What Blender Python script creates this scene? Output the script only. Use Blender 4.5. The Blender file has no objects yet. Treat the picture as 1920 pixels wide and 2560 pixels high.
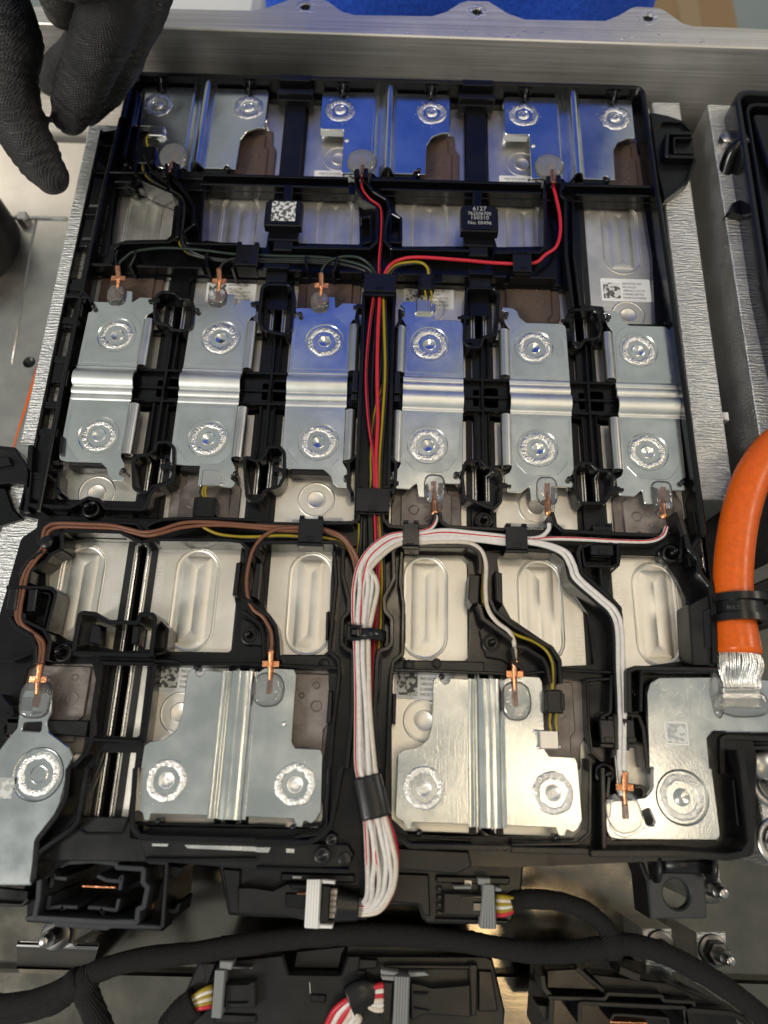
import bpy, math, random
from math import sin, cos, pi, radians, sqrt, hypot
from mathutils import Vector, Matrix, geometry, noise

SC = bpy.context.scene
COL = SC.collection
S = 0.001                      # everything below is written in millimetres

# ------------------------------------------------------------------ camera
CX, CY, CZ = 7.182, -152.348, 279.554
RX = (0.999513, 0.030727, 0.005435)       # camera right
RY = (0.030834, -0.945845, -0.32315)      # camera down
RZ = (-0.004789, 0.32316, -0.946332)      # camera forward
FPX = 1750.0
cam = bpy.data.objects.new("camera", bpy.data.cameras.new("camera"))
COL.objects.link(cam)
cam.matrix_world = Matrix(((RX[0], -RY[0], -RZ[0], CX*S), (RX[1], -RY[1], -RZ[1], CY*S),
                           (RX[2], -RY[2], -RZ[2], CZ*S), (0, 0, 0, 1)))
cam.data.sensor_fit = 'AUTO'; cam.data.sensor_width = 36.0
cam.data.lens = FPX*36.0/2560.0
cam.data.clip_start = 0.01; cam.data.clip_end = 50
cam.data.dof.use_dof = True
cam.data.dof.focus_distance = 0.305
cam.data.dof.aperture_fstop = 7.0
SC.camera = cam

# ------------------------------------------------------------------ light
W = bpy.data.worlds.new("World"); SC.world = W; W.use_nodes = True
W.node_tree.nodes["Background"].inputs[0].default_value = (0.93, 1.0, 0.97, 1)
W.node_tree.nodes["Background"].inputs[1].default_value = 0.35

def area(name, loc, tgt, sx, sy, power, col):
    l = bpy.data.lights.new(name, 'AREA'); l.shape = 'RECTANGLE'; l.size = sx; l.size_y = sy
    l.energy = power; l.color = col
    o = bpy.data.objects.new(name, l); COL.objects.link(o)
    o.location = loc
    o.rotation_euler = (Vector(tgt) - Vector(loc)).to_track_quat('-Z', 'Y').to_euler()
    return o
area("bench_lamp", (0.53, -0.22, 1.55), (0.06, -0.05, 0), 0.12, 0.34, 1.0, (1.0, 0.80, 0.56))
area("cloth_fill_light", (-2.0, -1.4, 2.0), (0, 0.3, 0.2), 0.5, 1.0, 58, (1.0, 0.95, 0.88))  # added fill light, brightens the front of the blue cloth
area("lid_fill_light", (0.12, 0.22, 1.55), (0.0, -0.09, 0), 0.16, 0.16, 1.9, (1.0, 0.80, 0.56))  # added fill light, its glow lands on the cell lids
area("front_bench_lamp", (0.34, -0.57, 1.55), (0.05, -0.2, 0), 0.10, 0.26, 1.5, (1.0, 0.72, 0.38))
area("side_lamp", (1.5, 0.35, 1.2), (0, 0, 0), 0.4, 0.3, 6, (1.0, 0.86, 0.68))

SC.view_settings.view_transform = 'Standard'
SC.view_settings.look = 'None'
SC.view_settings.exposure = 0.0
SC.view_settings.gamma = 1.0
SC.cycles.use_denoising = True
SC.cycles.max_bounces = 10
SC.cycles.caustics_reflective = False
SC.cycles.caustics_refractive = False
SC.cycles.sample_clamp_indirect = 4.0

# ------------------------------------------------------------------ pixel <-> place
def N(px, py, z=0.0):
    """place (mm) at height z that the photograph shows at pixel px,py of 1920x2560"""
    a = (px-960.0)/FPX; b = (py-1280.0)/FPX
    d = [RX[i]*a + RY[i]*b + RZ[i] for i in range(3)]
    t = (z-CZ)/d[2]
    return (CX+t*d[0], CY+t*d[1])
def T(c, r, u, v, z=0.0):
    k = 640.0/1659.0
    return N(c*640+u*k, r*640+v*k, z)
def D(x, y, z=0.0):
    return N(x*1920.0/1659, y*1920.0/1659, z)
def T3(c, r, u, v, z=0.0):
    return T(c, r, u, v, z) + (z,)
def D3(x, y, z=0.0):
    return D(x, y, z) + (z,)
def N3(x, y, z=0.0):
    return N(x, y, z) + (z,)
def TP(c, r, pts, z=0.0):
    return [T(c, r, u, v, z) for u, v in pts]

# ------------------------------------------------------------------ materials
def mat(name, col, rough=0.4, metal=0.0, spec=0.5, coat=0.0, trans=0.0, ior=1.45):
    m = bpy.data.materials.new(name); m.use_nodes = True
    b = m.node_tree.nodes["Principled BSDF"]
    b.inputs["Base Color"].default_value = (*col, 1)
    b.inputs["Roughness"].default_value = rough
    b.inputs["Metallic"].default_value = metal
    b.inputs["Specular IOR Level"].default_value = spec
    b.inputs["Coat Weight"].default_value = coat
    b.inputs["Transmission Weight"].default_value = trans
    b.inputs["IOR"].default_value = ior
    return m
def nd(m, t, **kw):
    n = m.node_tree.nodes.new(t)
    for k, v in kw.items(): setattr(n, k, v)
    return n
def lk(m, a, b): m.node_tree.links.new(a, b)
def coords(m, scale, rot=0.0, rnd=True):
    """object coordinates in mm, times scale, shifted per object"""
    tc = nd(m, "ShaderNodeTexCoord"); mp = nd(m, "ShaderNodeMapping")
    mp.inputs["Scale"].default_value = [s*1000 for s in scale]
    mp.inputs["Rotation"].default_value = (0, 0, rot)
    lk(m, tc.outputs["Object"], mp.inputs["Vector"])
    if rnd:
        oi = nd(m, "ShaderNodeObjectInfo"); mu = nd(m, "ShaderNodeMath", operation='MULTIPLY')
        mu.inputs[1].default_value = 37.0
        lk(m, oi.outputs["Random"], mu.inputs[0]); lk(m, mu.outputs[0], mp.inputs["Location"])
    return mp.outputs["Vector"]
def noi(m, vec, scale=1.0, detail=3.0, rough=0.6):
    n = nd(m, "ShaderNodeTexNoise"); n.inputs["Scale"].default_value = scale
    n.inputs["Detail"].default_value = detail; n.inputs["Roughness"].default_value = rough
    lk(m, vec, n.inputs["Vector"]); return n.outputs["Fac"]
def ramp(m, fac, a, b, va, vb):
    r = nd(m, "ShaderNodeMapRange"); r.inputs[1].default_value = a; r.inputs[2].default_value = b
    r.inputs[3].default_value = va; r.inputs[4].default_value = vb
    lk(m, fac, r.inputs[0]); return r.outputs[0]
def mixc(m, fac, c1, c2):
    x = nd(m, "ShaderNodeMix", data_type='RGBA')
    x.inputs[6].default_value = (*c1, 1); x.inputs[7].default_value = (*c2, 1)
    lk(m, fac, x.inputs[0]); return x.outputs[2]
def bump(m, h, strength, dist, normal=None):
    b = nd(m, "ShaderNodeBump"); b.inputs["Strength"].default_value = strength
    b.inputs["Distance"].default_value = dist*S
    lk(m, h, b.inputs["Height"])
    if normal is not None: lk(m, normal, b.inputs["Normal"])
    return b.outputs["Normal"]
def P(m): return m.node_tree.nodes["Principled BSDF"]

def metal(name, col, r0, r1, grain=(0.12, 3.0, 1), gs=0.12, fine=2.5, fs=0.05, col2=None, dist=0.25):
    """metal with a rolled / brushed grain, fine speckle and blotchy roughness"""
    m = mat(name, col, r0, 1.0)
    g = noi(m, coords(m, grain), 1.0, 4, 0.65)
    f = noi(m, coords(m, (1, 1, 1)), fine, 4, 0.7)
    bl = noi(m, coords(m, (0.06, 0.06, 0.06)), 1.0, 3, 0.6)
    lk(m, ramp(m, bl, 0.3, 0.7, r0, r1), P(m).inputs["Roughness"])
    n = bump(m, g, gs, dist)
    n = bump(m, f, fs, 0.25, n)
    lk(m, n, P(m).inputs["Normal"])
    c2 = col2 or tuple(c*0.86 for c in col)
    lk(m, mixc(m, ramp(m, bl, 0.35, 0.65, 0, 1), c2, col), P(m).inputs["Base Color"])
    return m

M_BUS = metal("busbar_aluminium", (0.84, 0.85, 0.82), 0.17, 0.27, (1.6, 0.10, 1), 0.05, 1.2, 0.012)
M_BUS5 = metal("busbar_brushed", (0.84, 0.85, 0.81), 0.15, 0.24, (2.4, 0.12, 1), 0.16, 1.6, 0.06)
M_TERM = metal("terminal_aluminium", (0.74, 0.76, 0.75), 0.15, 0.24, (1.1, 0.4, 1), 0.09, 1.0, 0.06)
M_LID = metal("cell_lid_aluminium", (0.86, 0.83, 0.76), 0.36, 0.46, (2.2, 1.6, 1), 0.16, 2.4, 0.3, (0.74, 0.71, 0.64))
M_WELD = metal("weld_bead", (0.86, 0.85, 0.82), 0.2, 0.36, (1.8, 1.8, 1.8), 0.55, 2.6, 0.5)
M_ROD = metal("can_rim", (0.82, 0.81, 0.77), 0.2, 0.3, (1.2, 1.0, 1), 0.3, 2, 0.2)
M_TRAY = metal("tray_aluminium", (0.62, 0.60, 0.57), 0.28, 0.42, (0.02, 1.6, 1.6), 0.05, 1.5, 0.04)
M_WALL = metal("tray_wall_satin", (0.86, 0.82, 0.77), 0.40, 0.52, (0.015, 1.6, 1.6), 0.12, 1.5, 0.03)
P(M_WALL).inputs["Metallic"].default_value = 0.7
_g = noi(M_WALL, coords(M_WALL, (0.006, 0.9, 0.9)), 1.0, 5, 0.7)
lk(M_WALL, mixc(M_WALL, ramp(M_WALL, _g, 0.3, 0.7, 0, 1), (0.50, 0.47, 0.43), (0.86, 0.83, 0.78)), P(M_WALL).inputs["Base Color"])
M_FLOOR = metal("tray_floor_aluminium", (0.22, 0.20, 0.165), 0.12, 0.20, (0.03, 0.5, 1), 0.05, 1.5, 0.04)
M_MILL = metal("milled_aluminium", (0.84, 0.84, 0.82), 0.28, 0.42, (0.22, 1.3, 1), 1.0, 0.9, 0.5, None, 0.7)
M_FOLD = metal("busbar_fold_satin", (0.84, 0.85, 0.82), 0.40, 0.48, (0.8, 0.8, 1), 0.04, 2.5, 0.05)
M_STEEL = mat("zinc_steel", (0.42, 0.41, 0.40), 0.32, 1.0)
M_STEELD = mat("dark_steel", (0.16, 0.155, 0.15), 0.35, 1.0)

_w = nd(M_MILL, "ShaderNodeTexWave", bands_direction='Y'); _w.inputs["Scale"].default_value = 0.2
_w.inputs["Distortion"].default_value = 9.0; _w.inputs["Detail"].default_value = 3.0; _w.inputs["Detail Scale"].default_value = 1.6
lk(M_MILL, coords(M_MILL, (0.35, 1, 1)), _w.inputs["Vector"])
_n0 = P(M_MILL).inputs["Normal"].links[0].from_socket
lk(M_MILL, bump(M_MILL, _w.outputs["Fac"], 0.32, 0.7, _n0), P(M_MILL).inputs["Normal"])

M_CURL = metal("curled_edge_aluminium", (0.62, 0.62, 0.61), 0.28, 0.36, (0.8, 0.3, 1), 0.05, 2.0, 0.05)
def plastic(name, col, r0, r1, bs=0.06, scale=1.2):
    m = mat(name, col, r0)
    f = noi(m, coords(m, (1, 1, 1)), scale, 4, 0.6)
    bl = noi(m, coords(m, (0.08, 0.08, 0.08)), 1.0, 3, 0.6)
    lk(m, ramp(m, bl, 0.3, 0.7, r0, r1), P(m).inputs["Roughness"])
    lk(m, bump(m, f, bs, 0.2), P(m).inputs["Normal"])
    P(m).inputs["Specular IOR Level"].default_value = 0.5
    sc = noi(m, coords(m, (0.5, 0.12, 0.5), 0.4), 1.0, 5, 0.75)
    lk(m, mixc(m, ramp(m, sc, 0.66, 0.85, 0, 1), col, tuple(min(1, c*1.2+0.012) for c in col)), P(m).inputs["Base Color"])
    return m
M_RIMP = plastic("greyish_socket_rim", (0.028, 0.031, 0.036), 0.28, 0.38)
M_BLK = plastic("black_plastic", (0.003, 0.003, 0.0035), 0.17, 0.30)
M_BLK2 = plastic("black_plastic_matt", (0.0040, 0.0040, 0.0046), 0.28, 0.42, 0.1, 3.0)
M_BLK3 = plastic("black_plastic_glossy", (0.009, 0.009, 0.011), 0.14, 0.24, 0.03)
M_GREYP = plastic("grey_plastic", (0.22, 0.23, 0.23), 0.4, 0.5)
M_WHTP = plastic("white_plastic", (0.80, 0.80, 0.78), 0.35, 0.5)
M_PAD = plastic("brown_insulator", (0.085, 0.058, 0.046), 0.34, 0.5, 0.05)
M_PADW = metal("brown_insulator_scuffed_sheen", (0.30, 0.27, 0.25), 0.32, 0.5, (0.15, 2.0, 1), 0.4, 0.45, 0.5, (0.13, 0.108, 0.098))  # scuffs, plus the lamp's sheen put into the paler base colour
P(M_PADW).inputs["Metallic"].default_value = 0.5
M_WRAP = plastic("black_can_film", (0.012, 0.013, 0.015), 0.4, 0.55)
M_LABEL = mat("label_paper", (0.80, 0.80, 0.79), 0.45)
M_INK = mat("label_ink", (0.02, 0.02, 0.022), 0.5)
def speckle(name, c1, c2, sc):
    m = mat(name, c1, 0.5)
    f = noi(m, coords(m, (1, 1, 1)), sc, 1, 0.4)
    lk(m, mixc(m, ramp(m, f, 0.46, 0.54, 0, 1), c1, c2), P(m).inputs["Base Color"])
    return m
M_INKG = speckle("worn_print", (0.10, 0.10, 0.10), (0.66, 0.66, 0.65), 0.55)
M_CODEP = speckle("worn_mark", (0.42, 0.43, 0.42), (0.66, 0.67, 0.65), 0.5)
M_PRINT = mat("laser_print", (0.42, 0.42, 0.40), 0.5)
M_ENGR = mat("engraving", (0.9, 0.88, 0.83), 0.45, 1.0)
M_EMB = plastic("moulded_lettering", (0.05, 0.05, 0.052), 0.45, 0.55)

def gel(name, milk):
    """clear resin: mostly see-through, glossy at grazing angles, a little milky"""
    m = bpy.data.materials.new(name); m.use_nodes = True
    nt = m.node_tree; nt.nodes.remove(P(m)); out = nt.nodes["Material Output"]
    tr = nd(m, "ShaderNodeBsdfTransparent"); tr.inputs[0].default_value = (0.975, 0.98, 0.98, 1)
    gl = nd(m, "ShaderNodeBsdfGlossy"); gl.inputs["Roughness"].default_value = 0.07
    df = nd(m, "ShaderNodeBsdfDiffuse"); df.inputs[0].default_value = (0.75, 0.76, 0.76, 1)
    fr = nd(m, "ShaderNodeFresnel"); fr.inputs["IOR"].default_value = 1.5
    f = noi(m, coords(m, (1, 1, 1)), 0.5, 3, 0.5); n = bump(m, f, 0.3, 0.4)
    lk(m, n, gl.inputs["Normal"]); lk(m, n, fr.inputs["Normal"])
    a = nd(m, "ShaderNodeMixShader"); a.inputs[0].default_value = milk
    lk(m, tr.outputs[0], a.inputs[1]); lk(m, df.outputs[0], a.inputs[2])
    b = nd(m, "ShaderNodeMixShader"); lk(m, fr.outputs[0], b.inputs[0])
    lk(m, a.outputs[0], b.inputs[1]); lk(m, gl.outputs[0], b.inputs[2])
    lk(m, b.outputs[0], out.inputs[0])
    return m
M_GEL = gel("clear_potting", 0.10); M_GELM = gel("milky_potting", 0.20)
def copper():
    m = mat("copper", (0.86, 0.42, 0.24), 0.28, 1.0)
    v = coords(m, (1, 1, 1))
    f = noi(m, v, 1.2, 3, 0.6)
    lk(m, mixc(m, ramp(m, f, 0.35, 0.65, 0, 1), (0.62, 0.24, 0.11), (0.93, 0.46, 0.25)), P(m).inputs["Base Color"])
    lk(m, bump(m, f, 0.5, 0.4), P(m).inputs["Normal"])
    return m
M_COP = copper()
def knurl():
    m = mat("copper_knurled", (0.62, 0.30, 0.19), 0.32, 1.0)
    a = nd(m, "ShaderNodeTexWave"); a.inputs["Scale"].default_value = 0.9
    lk(m, coords(m, (1, 1, 1), 0.785), a.inputs["Vector"])
    b = nd(m, "ShaderNodeTexWave"); b.inputs["Scale"].default_value = 0.9
    lk(m, coords(m, (1, 1, 1), -0.785), b.inputs["Vector"])
    x = nd(m, "ShaderNodeMath", operation='MULTIPLY'); lk(m, a.outputs["Fac"], x.inputs[0]); lk(m, b.outputs["Fac"], x.inputs[1])
    lk(m, bump(m, x.outputs[0], 0.8, 0.3), P(m).inputs["Normal"])
    return m
M_KNURL = knurl()
def wirem(name, col, r=0.32):
    m = mat(name, col, r)
    f = noi(m, coords(m, (0.5, 0.5, 0.5)), 1.0, 3, 0.6)
    lk(m, bump(m, f, 0.08, 0.3), P(m).inputs["Normal"])
    lk(m, mixc(m, ramp(m, f, 0.3, 0.7, 0, 1), tuple(c*0.80 for c in col), col), P(m).inputs["Base Color"])
    g = noi(m, coords(m, (0.15, 0.15, 0.15)), 1.0, 4, 0.7)
    lk(m, ramp(m, g, 0.3, 0.7, r-0.06, r+0.16), P(m).inputs["Roughness"])
    return m
M_RED = wirem("red_insulation", (0.58, 0.022, 0.04))
M_WBLK = wirem("black_insulation", (0.016, 0.017, 0.017))
M_WGRN = wirem("dark_green_insulation", (0.016, 0.028, 0.020))
M_YEL = wirem("yellow_insulation", (0.34, 0.25, 0.012))
M_BRN = wirem("brown_insulation", (0.19, 0.075, 0.04))
M_WHT = wirem("white_insulation", (0.74, 0.71, 0.67))
M_IVO = wirem("ivory_insulation", (0.68, 0.60, 0.50))
M_ORG = wirem("orange_sheath", (0.80, 0.13, 0.008), 0.3)
M_TAPE = plastic("black_tape", (0.008, 0.008, 0.009), 0.28, 0.38, 0.05)
def cloth_tape():
    m = mat("harness_cloth_tape", (0.012, 0.011, 0.011), 0.7, 0, 0.3)
    hs = []
    for sc, rot, prof, ds in ((0.40, 0.9, 'SIN', 0.5), (0.40, -0.6, 'SIN', 0.5), (0.030, 0.75, 'SAW', 2.5)):
        a = nd(m, "ShaderNodeTexWave"); a.wave_profile = prof
        a.inputs["Scale"].default_value = sc; a.inputs["Distortion"].default_value = ds
        a.inputs["Detail"].default_value = 1.0
        lk(m, coords(m, (1, 1, 1), rot), a.inputs["Vector"]); hs.append(a.outputs["Fac"])
    f = noi(m, coords(m, (1, 1, 1)), 1.4, 4, 0.75)
    n = bump(m, hs[2], 0.8, 1.2); n = bump(m, hs[0], 0.6, 0.4, n); n = bump(m, hs[1], 0.6, 0.4, n); n = bump(m, f, 0.6, 0.5, n)
    lk(m, n, P(m).inputs["Normal"])
    x = nd(m, "ShaderNodeMath", operation='MULTIPLY'); lk(m, hs[0], x.inputs[0]); lk(m, hs[1], x.inputs[1])
    y = nd(m, "ShaderNodeMath", operation='MULTIPLY'); lk(m, x.outputs[0], y.inputs[0]); lk(m, f, y.inputs[1])
    lk(m, mixc(m, ramp(m, y.outputs[0], 0.1, 0.6, 0, 1), (0.006, 0.006, 0.006), (0.055, 0.05, 0.046)), P(m).inputs["Base Color"])
    return m
M_CLOTH = cloth_tape()
def glove_mat():
    m = mat("black_knit_glove", (0.014, 0.014, 0.016), 0.5)
    a = nd(m, "ShaderNodeTexWave"); a.inputs["Scale"].default_value = 0.36; a.inputs["Distortion"].default_value = 1.2
    a.inputs["Detail"].default_value = 1.0; a.bands_direction = 'Z'
    lk(m, coords(m, (1, 1, 1), 0.5), a.inputs["Vector"])
    b = nd(m, "ShaderNodeTexWave"); b.inputs["Scale"].default_value = 0.30; b.inputs["Distortion"].default_value = 1.0
    lk(m, coords(m, (1, 1, 1), 0.5), b.inputs["Vector"])
    x = nd(m, "ShaderNodeMath", operation='MULTIPLY'); lk(m, a.outputs["Fac"], x.inputs[0]); lk(m, b.outputs["Fac"], x.inputs[1])
    f = noi(m, coords(m, (0.08, 0.08, 0.08)), 1.0, 4, 0.6)
    n = bump(m, f, 0.6, 3.0); n = bump(m, x.outputs[0], 0.7, 0.5, n)
    lk(m, n, P(m).inputs["Normal"])
    lk(m, mixc(m, ramp(m, f, 0.4, 0.7, 0, 1), (0.012, 0.012, 0.013), (0.030, 0.028, 0.028)), P(m).inputs["Base Color"])
    return m
M_GLOVE = glove_mat()
def blue_cloth():
    m = mat("blue_fleece", (0.02, 0.1, 0.7), 0.8)
    f = noi(m, coords(m, (0.35, 0.35, 0.35)), 1.0, 5, 0.7)
    lk(m, mixc(m, ramp(m, f, 0.3, 0.7, 0, 1), (0.012, 0.07, 0.58), (0.035, 0.16, 0.92)), P(m).inputs["Base Color"])
    lk(m, bump(m, f, 0.5, 3.0), P(m).inputs["Normal"])
    return m
M_BLUE = blue_cloth()

# ------------------------------------------------------------------ mesh building
class MB:
    def __init__(self): self.v = []; self.f = []; self.s = []
    def add(self, vs, fs, smooth=False):
        k = len(self.v); self.v += [tuple(p) for p in vs]
        self.f += [tuple(i+k for i in q) for q in fs]; self.s += [smooth]*len(fs)
        return self
    def box(self, x0, x1, y0, y1, z0, z1, b=0.25):
        b = min(b, abs(x1-x0)*.35, abs(y1-y0)*.35, abs(z1-z0)*.45)
        return self.prism([(x0, y0), (x1, y0), (x1, y1), (x0, y1)], z0, z1, b)
    def prism(self, pts, z0, z1, b=0.25, holes=(), zf=None):
        """upright prism over a polygon with holes, chamfered top edge"""
        loops = [ccw(list(pts))] + [ccw(list(h))[::-1] for h in holes]
        n0 = len(self.v); top = []; fs = []; vs = []
        for L in loops:
            n = len(L); k = len(vs)
            I = inset(L, b) if b > 0 else L
            vs += [(x, y, z0) for x, y in L] + [(x, y, z1-b) for x, y in L]
            if b > 0: vs += [(x, y, z1) for x, y in I]
            rows = 3 if b > 0 else 2
            for r in range(rows-1):
                for i in range(n):
                    j = (i+1) % n
                    fs.append((k+r*n+i, k+r*n+j, k+(r+1)*n+j, k+(r+1)*n+i))
            top.append((I, k+(rows-1)*n))
        flat = []; idx = []
        for I, k in top:
            flat.append([Vector((x, y, 0)) for x, y in I]); idx += list(range(k, k+len(I)))
        pl = [p for q in flat for p in q]
        for tri in geometry.tessellate_polygon(flat):
            a, b_, c = tri
            A, B, Cc = pl[a], pl[b_], pl[c]
            if (B.x-A.x)*(Cc.y-A.y)-(B.y-A.y)*(Cc.x-A.x) < 0: b_, c = c, b_
            fs.append((idx[a], idx[b_], idx[c]))
        if zf: vs = [(x, y, z+zf(x, y)) for x, y, z in vs]
        return self.add(vs, fs)
    def wall(self, path, t, z0, z1, b=0.3, r=0.0, closed=False):
        """upright wall of thickness t along a plan path (corners rounded by r)"""
        p = rnd(path, r, closed) if r > 0 else list(path)
        L, R = offset(p, t/2, closed), offset(p, -t/2, closed)
        Li, Ri = offset(p, t/2-b, closed), offset(p, -t/2+b, closed)
        n = len(p); rows = [(L, z0), (L, z1-b), (Li, z1), (Ri, z1), (R, z1-b), (R, z0)]
        vs = [(x, y, z) for row, z in rows for x, y in row]
        fs = []
        m = n if closed else n-1
        for k in range(5):
            for i in range(m):
                j = (i+1) % n
                fs.append((k*n+j, k*n+i, (k+1)*n+i, (k+1)*n+j))
        if not closed:
            fs.append(tuple(k*n for k in range(6))[::-1]); fs.append(tuple(k*n+n-1 for k in range(6)))
        return self.add(vs, fs)
    def tube(self, pts, r, n=10, sub=6, cap=True, smooth=True, flat=1.0, spline=True):
        p = cat(pts, sub) if spline else [Vector(q) for q in pts]
        m = len(p)
        rad = r if callable(r) else (lambda t: r)
        tang = []
        for i in range(m):
            a = p[max(0, i-1)]; b = p[min(m-1, i+1)]
            d = b-a; tang.append(d.normalized() if d.length > 1e-9 else Vector((0, 0, 1)))
        u = Vector((0, 0, 1)).cross(tang[0])
        if u.length < 1e-3: u = Vector((1, 0, 0)).cross(tang[0])
        u.normalize(); vs = []
        for i in range(m):
            u = (u - tang[i]*u.dot(tang[i]))
            if u.length < 1e-6: u = tang[i].orthogonal()
            u.normalize(); w = tang[i].cross(u)
            R = rad(i/(m-1))
            for k in range(n):
                a = 2*pi*k/n
                vs.append(p[i] + u*(R*cos(a)) + w*(R*flat*sin(a)))
        fs = []
        for i in range(m-1):
            for k in range(n):
                l = (k+1) % n
                fs.append((i*n+k, i*n+l, (i+1)*n+l, (i+1)*n+k))
        if cap: fs += [tuple(range(n))[::-1], tuple((m-1)*n+k for k in range(n))]
        return self.add(vs, fs, smooth)
    def lathe(self, cx, cy, prof, n=24, smooth=True, z=0.0, jit=None, cap=False):
        vs = []
        for q, (r, h) in enumerate(prof):
            for k in range(n):
                a = 2*pi*k/n
                dr, dz = jit(q, a) if jit else (0, 0)
                vs.append((cx+(r+dr)*cos(a), cy+(r+dr)*sin(a), z+h+dz))
        fs = []
        for q in range(len(prof)-1):
            for k in range(n):
                l = (k+1) % n
                fs.append((q*n+k, (q+1)*n+k, (q+1)*n+l, q*n+l))
        self.add(vs, fs, smooth)
        if cap: self.add([vs[k] for k in range(n)], [tuple(range(n))], False); self.add([vs[(len(prof)-1)*n+k] for k in range(n)], [tuple(range(n))[::-1]], False)
        return self
    def cyl(self, p0, p1, r, n=14, r1=None, smooth=True):
        r1 = r if r1 is None else r1
        return self.tube([p0, p1], lambda t: r+(r1-r)*t, n, spline=False, smooth=smooth)
    def sweep(self, prof, t, a0, a1, axis='y', steps=1, smooth=True):
        """thin sheet: open profile (p,z) of thickness t swept along axis from a0 to a1"""
        up = offset(prof, t/2); lo = offset(prof, -t/2)
        ring = up + lo[::-1]; n = len(ring); vs = []
        for s in range(steps+1):
            a = a0+(a1-a0)*s/steps
            vs += [(p, a, z) if axis == 'y' else (a, p, z) for p, z in ring]
        fs = []
        for s in range(steps):
            for i in range(n):
                j = (i+1) % n
                fs.append((s*n+i, s*n+j, (s+1)*n+j, (s+1)*n+i))
        self.add(vs, fs, smooth)
        m = len(prof)
        for s in (0, steps):
            self.add(vs[s*n:(s+1)*n], [(i, i+1, n-2-i, n-1-i) for i in range(m-1)], False)
        return self
    def grid(self, nx, ny, fn, smooth=True):
        vs = [fn(i/(nx-1), j/(ny-1)) for j in range(ny) for i in range(nx)]
        fs = [(j*nx+i, j*nx+i+1, (j+1)*nx+i+1, (j+1)*nx+i) for j in range(ny-1) for i in range(nx-1)]
        return self.add(vs, fs, smooth)
    def ball(self, c, r, n=12, sz=1.0):
        pr = [(r*sin(pi*i/6)+1e-4, -r*sz*cos(pi*i/6)) for i in range(7)]
        return self.lathe(c[0], c[1], pr, n, True, c[2])
    def moved(self, fn):
        self.v = [fn(p) for p in self.v]; return self

def ccw(L):
    a = sum(L[i][0]*L[(i+1) % len(L)][1]-L[(i+1) % len(L)][0]*L[i][1] for i in range(len(L)))
    return L if a > 0 else L[::-1]
def inset(L, d):
    """move a ccw loop inwards (to its left) by d"""
    return offset(L, d, True)
def offset(p, d, closed=False):
    n = len(p); out = []
    for i in range(n):
        if closed or 0 < i < n-1:
            a, b, c = p[i-1], p[i], p[(i+1) % n]
        elif i == 0: a, b, c = None, p[0], p[1]
        else: a, b, c = p[n-2], p[n-1], None
        ns = []
        for q, w in ((a, b), (b, c)):
            if q is None or w is None: continue
            dx, dy = w[0]-q[0], w[1]-q[1]; l = hypot(dx, dy)
            if l > 1e-9: ns.append((-dy/l, dx/l))
        if not ns: out.append(tuple(b)); continue
        nx = sum(q[0] for q in ns); ny = sum(q[1] for q in ns); l = hypot(nx, ny)
        if l < 1e-6: nx, ny = ns[0]; l = 1
        nx /= l; ny /= l
        k = max(0.45, nx*ns[0][0]+ny*ns[0][1])
        out.append((b[0]+nx*d/k, b[1]+ny*d/k))
    return out
def rnd(p, r, closed=True, seg=4):
    """round the corners of a polygon or path; r number or list"""
    n = len(p); out = []
    for i in range(n):
        ri = (r[i] if i < len(r) else 1.0) if isinstance(r, (list, tuple)) else r
        if ri <= 0 or (not closed and i in (0, n-1)): out.append(tuple(p[i])); continue
        a, b, c = Vector(p[i-1][:2]), Vector(p[i][:2]), Vector(p[(i+1) % n][:2])
        u = a-b; w = c-b; lu, lw = u.length, w.length
        if lu < 1e-6 or lw < 1e-6: out.append(tuple(b)); continue
        u /= lu; w /= lw
        ang = u.angle(w)
        if ang > 3.1 or ang < 0.05: out.append(tuple(b)); continue
        t = min(ri/math.tan(ang/2), lu*.48, lw*.48)
        s, e = b+u*t, b+w*t
        for k in range(seg+1):
            q = k/seg
            x = s*(1-q)**2 + b*(2*q*(1-q)) + e*q*q
            out.append((x.x, x.y))
    return out
def cat(pts, sub=6):
    p = [Vector(q) for q in pts]
    if len(p) < 3: return p
    out = []
    for i in range(len(p)-1):
        a = p[i-1] if i else p[0]*2-p[1]
        b, c = p[i], p[i+1]
        d = p[i+2] if i+2 < len(p) else p[-1]*2-p[-2]
        for k in range(sub):
            t = k/sub
            out.append(0.5*((2*b)+(c-a)*t+(2*a-5*b+4*c-d)*t*t+(3*b-a-3*c+d)*t**3))
    out.append(p[-1]); return out
def cat2(pts, sub=6):
    return [(q.x, q.y) for q in cat([(a[0], a[1], 0) for a in pts], sub)]
def arc(cx, cy, r, a0, a1, n=8, ry=None):
    ry = r if ry is None else ry
    return [(cx+r*cos(radians(a0+(a1-a0)*i/n)), cy+ry*sin(radians(a0+(a1-a0)*i/n))) for i in range(n+1)]
def rect(x0, y0, x1, y1, r=0):
    p = [(x0, y0), (x1, y0), (x1, y1), (x0, y1)]
    return rnd(p, r) if r else p
def circ(cx, cy, r, n=20):
    return [(cx+r*cos(2*pi*i/n), cy+r*sin(2*pi*i/n)) for i in range(n)]

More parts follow.
